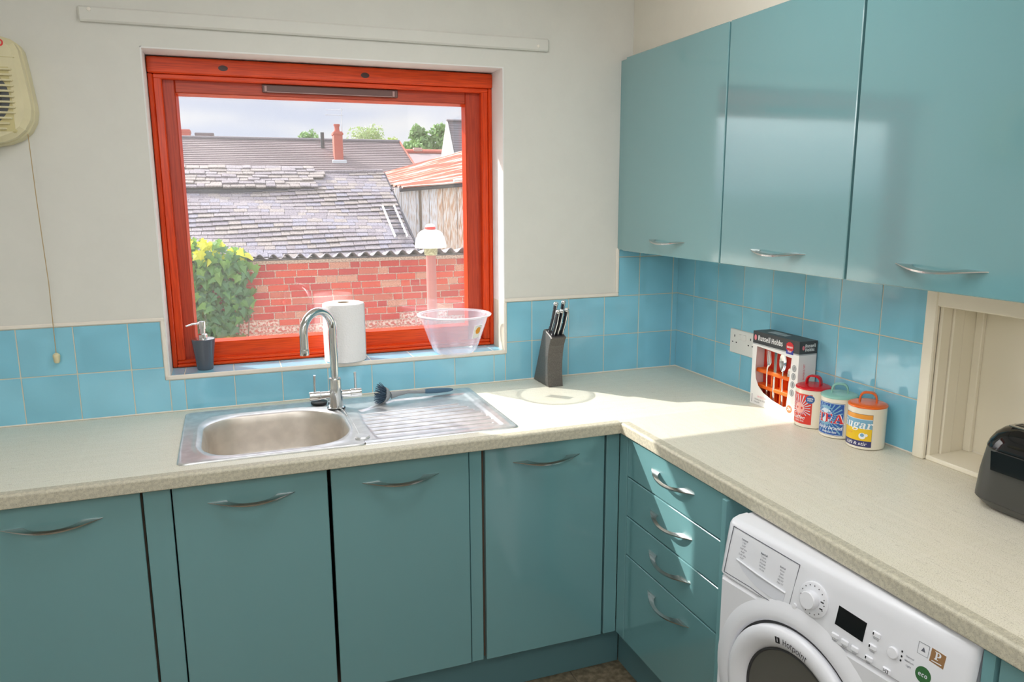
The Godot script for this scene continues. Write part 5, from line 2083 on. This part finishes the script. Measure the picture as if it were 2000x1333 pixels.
	part("shank", b, M.chrome, fk)
	b = mb()
	for i in 4:
		var x := 0.006 + (i - 1.5) * 0.0058
		b.tube([V(0.006 + (x - 0.006) * 0.4, 0.140, 0.004), V(x, 0.152, 0.002), V(x, 0.190, 0.007)], [0.003, 0.0022, 0.0011], 8)
	part("tines", b, M.chrome, fk)
	var kf: Node3D = place.call("table_knife", "polished table knife in the cutlery box, between the fork and the spoon", "knife", 0.096)
	b = mb()
	b.tube([V(0, 0.018, 0.002), V(0, 0.06, 0.003), V(0, 0.11, 0.003)], [0.0058, 0.005, 0.0042], 10)
	part("shank", b, M.chrome, kf)
	part("blade", boxm(V(-0.006, 0.108, 0.002), V(0.007, 0.195, 0.0038), 0.0008), M.satin_chrome, kf)
	var sp: Node3D = place.call("spoon", "polished tablespoon in the cutlery box, right of the knife", "spoon", 0.136)
	b = mb()
	b.tube([V(0, 0.02, 0.0), V(0, 0.10, 0.004), V(0, 0.135, 0.004)], [0.0046, 0.003, 0.003], 10)
	part("shank", b, M.chrome, sp)
	var bowl := func(cy: float, rx: float, ry: float, cx: float) -> MB:
		var q := mb()
		for side in [0, 1]:
			var g := []
			for i in 7:
				var rr := i / 6.0
				var row := PackedVector3Array()
				for j in 25:
					var a := TAU * j / 24.0
					row.append(V(cx + rx * rr * cos(a), cy + ry * rr * sin(a), 0.004 - 0.009 * (1.0 - rr * rr) - 0.0012 * side))
				g.append(row)
			q.grid(g, true, side == 1)
		return q
	part("spoon_bowl", bowl.call(0.163, 0.0165, 0.030, -0.004), M.chrome, sp)
	var ts: Node3D = place.call("teaspoon", "polished teaspoon at the right edge of the cutlery box window", "spoon", 0.169)
	b = mb()
	b.tube([V(-0.004, 0.03, 0.0), V(-0.004, 0.09, 0.003), V(-0.002, 0.112, 0.003)], [0.004, 0.0026, 0.0026], 10)
	part("shank", b, M.chrome, ts)
	part("spoon_bowl", bowl.call(0.131, 0.0115, 0.021, -0.001), M.chrome, ts)


func canister(label: String, at: Vector3, yaw: float, lid: Material, face: Callable) -> void:
	var t := thing("canister", label, "canister", at, yaw, "ceramic storage canisters in a row by the tiles")
	var R := 0.0500
	var b := mb()
	b.lathe([Vector2(0.0, 0.0), Vector2(0.046, 0.0), Vector2(0.049, 0.002), Vector2(R, 0.006), Vector2(R, 0.113), Vector2(0.049, 0.1165), Vector2(0.046, 0.118), Vector2(0.0, 0.118)], 56)
	part("body", b, M.ceramic, t)
	b = mb()
	b.lathe([Vector2(0.047, 0.1165), Vector2(0.0508, 0.1170), Vector2(0.0515, 0.119), Vector2(0.0505, 0.122), Vector2(0.044, 0.1250), Vector2(0.03, 0.1262), Vector2(0.0, 0.1265)], 56, 0.0, TAU, 60.0)
	var l := part("lid", b, lid, t)
	# strap handle: a wide flat arch
	b = mb()
	var g := []
	var g2 := []
	for i in 17:
		var a := PI * i / 16.0
		var c := signf(cos(a)) * pow(absf(cos(a)), 0.7)
		var s := pow(sin(a), 0.7)
		var row := PackedVector3Array()
		var row2 := PackedVector3Array()
		for z in [-0.0085, -0.007, 0.007, 0.0085]:
			var k := 0.0 if absf(z) < 0.008 else 0.0012
			row.append(V(c * (0.0240 - k), 0.1255 + s * (0.0300 - k), z))
			row2.append(V(c * (0.0190 + k), 0.1255 + s * (0.0250 + k), z))
		g.append(row)
		g2.append(row2)
	b.grid(g)
	b.grid(g2, false, true)
	for e in [0, 3]:
		var r := []
		for i in 17:
			r.append(PackedVector3Array([g[i][e], g2[i][e]]))
		b.grid(r, false, e == 3)
	var hn := part("lid_handle", b, lid, l)
	hn.rotation.y = 0.5
	face.call(t, R)


func patch(t: Node, called: String, m: Material, R: float, a0: float, a1: float, y0: float, y1: float, lift := 0.0004) -> Node3D:
	var g := []
	for y in [y0, y1]:
		var row := PackedVector3Array()
		for j in 25:
			var a := lerpf(a0, a1, j / 24.0)
			row.append(V((R + lift) * sin(a), y, (R + lift) * cos(a)))
		g.append(row)
	var b := mb()
	b.grid(g)
	return part(called, b, m, t)


func canisters() -> void:
	mat("ceramic", rgb(240, 232, 214), 0.22)
	mat("lid_red", rgb(214, 22, 34), 0.25)
	mat("lid_mint", rgb(150, 204, 190), 0.25)
	mat("lid_orange", rgb(240, 108, 28), 0.25)
	mat("tin_red", rgb(222, 60, 46), 0.35)
	mat("tin_pink", rgb(244, 176, 164), 0.35)
	mat("tin_blue", rgb(38, 88, 170), 0.35)
	mat("tin_sky", rgb(126, 178, 206), 0.35)
	mat("tin_yellow", rgb(244, 200, 36), 0.35)
	mat("tin_orange", rgb(238, 160, 60), 0.35)
	mat("tin_navy", rgb(58, 58, 112), 0.35)
	mat("tin_pale", rgb(214, 228, 240), 0.35)
	mat("tin_line", rgb(44, 56, 80), 0.4)
	mat("tin_badge", rgb(52, 98, 160), 0.4)
	var bend := func(R: float, lift: float) -> Callable:
		return func(p: Vector2) -> Vector3: return V((R + lift) * sin(p.x / R), p.y, (R + lift) * cos(p.x / R))
	var rays := func(t: Node, m: Material, R: float, c: Vector2, n: int, r0: float, r1: float, lo: Vector2, hi: Vector2, lift: float) -> void:
		var f: Callable = bend.call(R, lift)
		var b := mb()
		for i in n:
			var a := TAU * (i + 0.5) / n
			var d := Vector2(cos(a), sin(a))
			var s := Vector2(-d.y, d.x) * 0.0008
			var rr := r0
			while rr < r1:
				var p0 := c + d * rr
				var p1 := c + d * minf(rr + 0.004, r1)
				var w0 := s * (0.4 + rr * 40.0)
				var w1 := s * (0.4 + (rr + 0.004) * 40.0)
				if p1.x > lo.x and p1.x < hi.x and p1.y > lo.y and p1.y < hi.y and p0.x > lo.x and p0.x < hi.x and p0.y > lo.y and p0.y < hi.y:
					b.quad(f.call(p0 - w0), f.call(p1 - w1), f.call(p1 + w1), f.call(p0 + w0))
				rr += 0.004
		part("rays", b, m, t)
	var burst := func(t: Node, called: String, m: Material, R: float, c: Vector2, r: float, n: int, star: float, lift: float) -> void:
		var f: Callable = bend.call(R, lift)
		var b := mb()
		for i in n:
			var a0 := TAU * i / n
			var a1 := TAU * (i + 1) / n
			var k0 := r * (1.0 - star * (i % 2))
			var k1 := r * (1.0 - star * ((i + 1) % 2))
			b.tri(f.call(c), f.call(c + Vector2(cos(a0), sin(a0)) * k0), f.call(c + Vector2(cos(a1), sin(a1)) * k1))
		part(called, b, m, t)
	var words := func(t: Node, m: Material, R: float, list: Array, lift: float) -> void:
		var b := mb()
		var f: Callable = bend.call(R, lift)
		for q in list:
			b.text(q[0], q[1], q[2], f, q[3], q[4], 1.0, q[5])
		part("lettering", b, m, t)
	var hw := 0.85
	canister("cream canister with a red lid and red label, next to the cutlery box", V(-0.065, WT + 0.0006, 0.866), -1.60, M.lid_red, func(t: Node, R: float) -> void:
		patch(t, "label", M.tin_red, R, -hw, hw, 0.012, 0.104)
		rays.call(t, M.tin_pale, R, Vector2(0.006, 0.058), 22, 0.012, 0.06, Vector2(-0.04, 0.038), Vector2(0.04, 0.102), 0.0007)
		burst.call(t, "label_picture", M.tin_pink, R, Vector2(0.004, 0.060), 0.016, 26, 0.0, 0.0009)
		burst.call(t, "badge", M.tin_badge, R, Vector2(0.036, 0.090), 0.0135, 32, 0.12, 0.0012)
		words.call(t, M.print_white, R, [["Coffee", 0.010, Vector2(0.002, 0.031), "Droid Serif", 700, true], ["extra fine", 0.005, Vector2(0.006, 0.021), "Droid Sans", 400, false]], 0.0012)
		words.call(t, M.print_white, R, [["100%", 0.0048, Vector2(0.036, 0.0925), "Droid Sans", 700, false], ["PURE", 0.0042, Vector2(0.036, 0.0865), "Droid Sans", 700, false]], 0.0016))
	canister("cream canister with a mint green lid and a blue tea label", V(-0.065, WT + 0.0006, 0.972), -1.28, M.lid_mint, func(t: Node, R: float) -> void:
		patch(t, "label_border", M.tin_line, R, -hw, hw, 0.009, 0.105)
		patch(t, "label_border", M.tin_pale, R, -hw + 0.02, hw - 0.02, 0.010, 0.104, 0.0006)
		patch(t, "label", M.tin_blue, R, -hw + 0.05, hw - 0.05, 0.0115, 0.1025, 0.0008)
		rays.call(t, M.tin_sky, R, Vector2(-0.006, 0.060), 26, 0.014, 0.06, Vector2(-0.038, 0.013), Vector2(0.038, 0.101), 0.0010)
		burst.call(t, "glow_print", M.tin_sky, R, Vector2(-0.010, 0.066), 0.030, 40, 0.10, 0.0011)
		burst.call(t, "glow_print", M.tin_pale, R, Vector2(-0.010, 0.066), 0.022, 40, 0.14, 0.0012)
		words.call(t, M.print_white, R, [["TEA", 0.0285, Vector2(0.0025, 0.0590), "Droid Serif", 700, false], ["daily brand", 0.0085, Vector2(0.004, 0.0315), "Droid Serif", 700, true], ["TWICE A DAY", 0.0048, Vector2(0.004, 0.0185), "Droid Sans", 700, false]], 0.0014)
		words.call(t, M.print_red, R, [["TEA", 0.0265, Vector2(0.0025, 0.0590), "Droid Serif", 700, false]], 0.0018))
	canister("cream canister with an orange lid and a yellow and blue sugar label", V(-0.065, WT + 0.0006, 1.078), -1.33, M.lid_orange, func(t: Node, R: float) -> void:
		patch(t, "label_border", M.tin_line, R, -hw, hw, 0.009, 0.101)
		patch(t, "label_band", M.tin_orange, R, -hw + 0.015, hw - 0.015, 0.087, 0.1003, 0.0006)
		patch(t, "label_band", M.tin_pale, R, -hw + 0.015, hw - 0.015, 0.0855, 0.0875, 0.0007)
		patch(t, "label_band", M.tin_sky, R, -hw + 0.015, hw - 0.015, 0.060, 0.0858, 0.0008)
		patch(t, "label_band", M.tin_yellow, R, -hw + 0.015, hw - 0.015, 0.025, 0.060, 0.0008)
		patch(t, "label_band", M.tin_navy, R, -hw + 0.015, hw - 0.015, 0.0097, 0.026, 0.0010)
		words.call(t, M.print_white, R, [["Sugar", 0.0215, Vector2(-0.001, 0.0705), "Droid Serif", 700, true], ["Sift & stir", 0.0085, Vector2(0.002, 0.0175), "Droid Serif", 700, true]], 0.0014)
		burst.call(t, "cup_picture", M.print_white, R, Vector2(0.018, 0.040), 0.009, 24, 0.0, 0.0012)
		burst.call(t, "cup_picture", M.print_white, R, Vector2(0.028, 0.043), 0.004, 16, 0.0, 0.0012)
		burst.call(t, "cup_picture", M.tin_sky, R, Vector2(0.018, 0.0425), 0.005, 20, 0.0, 0.0014)
		words.call(t, M.tin_orange, R, [["fine", 0.007, Vector2(-0.018, 0.046), "Droid Serif", 400, true]], 0.0012))


func toaster() -> void:
	mat("toaster_gloss", rgb(20, 21, 23), 0.07)
	mat("toaster_body", rgb(66, 66, 62), 0.32)
	mat("toaster_top", rgb(52, 52, 48), 0.25)
	var t := thing("toaster", "black toaster with a glossy upper band, at the right edge by the hatch", "toaster", V(-0.166, WT + 0.0005, 1.468), FACE)
	# local: x right (along the wall), y up, z towards the room; the body runs from x 0 to 0.32, z 0 back to -0.165
	var L := 0.33
	var D := 0.160
	var cxx := L / 2
	var czz := -D / 2
	var shell := func(list: Array) -> MB:
		var g := []
		for q in list:
			var row := PackedVector3Array()
			for j in 81:
				var a := -TAU * j / 80.0
				var p := rrect(cxx, czz, L / 2 - q[1], D / 2 - q[1] * 0.85, 0.055, a)
				row.append(V(p.x, q[0], p.y))
			g.append(row)
		var b := mb()
		b.grid(g, true)
		return b
	part("base", shell.call([[0.002, 0.024], [0.004, 0.020], [0.012, 0.010], [0.022, 0.002], [0.024, 0.0]]), M.toaster_body, t)
	part("lower_body", shell.call([[0.024, 0.0005], [0.03, 0.0], [0.08, 0.003], [0.105, 0.006], [0.139, 0.0105]]), M.toaster_body, t)
	part("upper_band", shell.call([[0.138, 0.0115], [0.139, 0.0100], [0.142, 0.0098], [0.155, 0.0135], [0.170, 0.021], [0.181, 0.031], [0.188, 0.043]]), M.toaster_gloss, t)
	var tp: MB = shell.call([[0.1878, 0.0425], [0.1905, 0.052], [0.191, 0.062], [0.191, 0.0799]])
	part("top", tp, M.toaster_top, t)
	var fp := mb()
	var fg := []
	for yy in [0.096, 0.1375]:
		var row := PackedVector3Array()
		for j in 12:
			var u := j / 11.0
			row.append(V(lerpf(0.052 + (0.006 if yy < 0.1 else 0.0), L - 0.05, u), yy, -0.003 if yy > 0.1 else 0.0))
		fg.append(row)
	fp.grid(fg)
	fp.box(V(0.058, 0.096, -0.008), V(L - 0.05, 0.137, -0.0035), 0.002)
	part("front_plate", fp, M.toaster_gloss, t)
	var sl := mb()
	sl.box(V(0.055, 0.1895, -0.122), V(L - 0.04, 0.1925, -0.045), 0.001)
	part("slot_frame", sl, M.satin_chrome, t)
	for z in [-0.066, -0.103]:
		part("slot", boxm(V(0.062, 0.1918, z - 0.011), V(L - 0.05, 0.1931, z + 0.011), 0.0004), M.black_plastic, t)
		var wr := mb()
		for k in 7:
			wr.tube([V(0.075 + 0.03 * k, 0.1938, z - 0.010), V(0.075 + 0.03 * k, 0.1938, z + 0.010)], 0.0009, 5)
		part("guard_wires", wr, M.satin_chrome, t)


func worktop_things() -> void:
	brush()
	knives()
	cutlery_box()
	canisters()
	toaster()


# ---------------------------------------------------------------- things on the walls
func wall_things() -> void:
	# double socket
	var s := thing("socket", "white double wall socket on the tiles, partly behind the cutlery box", "socket", V(-0.0018, 1.054, 0.440), FACE)
	part("plate", boxm(V(-0.073, -0.0435, -0.004), V(0.073, 0.0435, 0.006), 0.0025), M.white_plastic, s)
	for sx in [-1.0, 1.0]:
		part("switch", boxm(V(sx * 0.012 - 0.0075, 0.010, 0.004), V(sx * 0.012 + 0.0075, 0.030, 0.0085), 0.0015), M.white_plastic, s)
		var cx: float = sx * 0.045
		for q in [[0.0, 0.020, 0.002, 0.004], [-0.011, -0.003, 0.0032, 0.0019], [0.011, -0.003, 0.0032, 0.0019]]:
			part("pin_hole", boxm(V(cx + q[0] - q[2], q[1] - q[3], 0.0055), V(cx + q[0] + q[2], q[1] + q[3], 0.0064)), M.black_plastic, s)
	# board above the window
	var b := thing("mounting_board", "long cream painted batten fixed to the wall above the window", "batten", V(-1.32, 2.1, 0))
	part("board", boxm(V(-0.7425, -0.0215, 0), V(0.7425, 0.0215, 0.016), 0.005), M.wall_paint, b)
	for sx in [-0.712, 0.70]:
		var sc := mb()
		sc.lathe([Vector2(0.006, 0.0), Vector2(0.005, 0.003), Vector2(0.0, 0.004)], 12)
		var o := part("screw_cap", sc, M.trim_white, b, V(sx, 0.012 if sx < 0.0 else -0.006, 0.0155))
		o.rotation.x = PI / 2
	# fan heater with its pull cord
	tri(mat("heater_cream", rgb(226, 216, 176), 0.45), noise_tex(0.02, 141, [grey(0.95), grey(1.0)], [0.0, 1.0], 128, 2), V(3, 3, 3))
	mat("heater_grille", rgb(206, 194, 140), 0.5)
	mat("led_red", rgb(220, 44, 36), 0.4)
	var h := thing("fan_heater", "cream wall fan heater with a slatted grille at the left edge", "heater", V(-2.40, 1.87, 0))
	var out := func(gr: float) -> PackedVector2Array:
		var p := PackedVector2Array()
		for q in [[-0.20, 0.145], [0.150, 0.145], [0.168, 0.140], [0.184, 0.128], [0.192, 0.112], [0.200, 0.05], [0.208, -0.03], [0.209, -0.055], [0.203, -0.085], [0.188, -0.112], [0.165, -0.132], [0.135, -0.145], [0.10, -0.152], [-0.20, -0.152]]:
			p.append(Vector2(q[0] - signf(q[0]) * gr, q[1] - signf(q[1]) * gr))
		return p
	var hb := mb()
	hb.prism(out.call(0.0), 0.0, 0.052, 0.004)
	part("back_case", hb, M.heater_cream, h)
	hb = mb()
	hb.prism(out.call(0.003), 0.0525, 0.098, 0.014)
	var fc := part("front_case", hb, M.heater_cream, h)
	part("seam", boxm(V(-0.2, 0.084, 0.090), V(0.182, 0.0855, 0.0985)), M.heater_grille, fc)
	part("grille_field", boxm(V(-0.2, -0.118, 0.090), V(0.168, 0.062, 0.0985), 0.004), M.heater_grille, fc)
	for i in 12:
		var y := 0.052 - 0.0145 * i
		var xr := 0.172 if y > -0.06 else 0.172 + (y + 0.06) * 0.55
		part("slat", boxm(V(-0.2, y - 0.0028, 0.096), V(xr, y + 0.0028, 0.107), 0.0018), M.heater_cream, fc)
	var fn := mb()
	fn.lathe([Vector2(0.085, 0.0), Vector2(0.085, 0.0012), Vector2(0.068, 0.0016), Vector2(0.066, 0.0004), Vector2(0.0, 0.0004)], 40)
	var fo := part("fan_ring", fn, M.dark_grey, fc, V(0.075, -0.022, 0.0985))
	fo.rotation.x = PI / 2
	fn = mb()
	fn.lathe([Vector2(0.066, 0.0), Vector2(0.066, 0.002), Vector2(0.0, 0.002)], 32)
	fo = part("fan_opening", fn, M.black_plastic, fc, V(0.075, -0.022, 0.0985))
	fo.rotation.x = PI / 2
	fn = mb()
	fn.lathe([Vector2(0.010, 0.0), Vector2(0.010, 0.003), Vector2(0.006, 0.003), Vector2(0.006, 0.001), Vector2(0.0, 0.001)], 22)
	fo = part("indicator_ring", fn, M.led_red, fc, V(0.150, 0.122, 0.096))
	fo.rotation.x = PI / 2
	var cd := mb()
	cd.tube([V(0.183, -0.11, 0.046), V(0.184, -0.3, 0.04), V(0.187, -0.55, 0.025), V(0.183, -0.765, 0.016)], 0.0012, 6)
	mat("cord", rgb(190, 164, 120), 0.8)
	part("pull_cord", cd, M.cord, h)
	var kn := mb()
	kn.lathe([Vector2(0.0, 0.0), Vector2(0.006, 0.0), Vector2(0.0085, 0.004), Vector2(0.0105, 0.022), Vector2(0.0095, 0.026), Vector2(0.004, 0.031), Vector2(0.0, 0.032)], 18)
	part("cord_knob", kn, M.heater_cream, h, V(0.183, -0.797, 0.016))
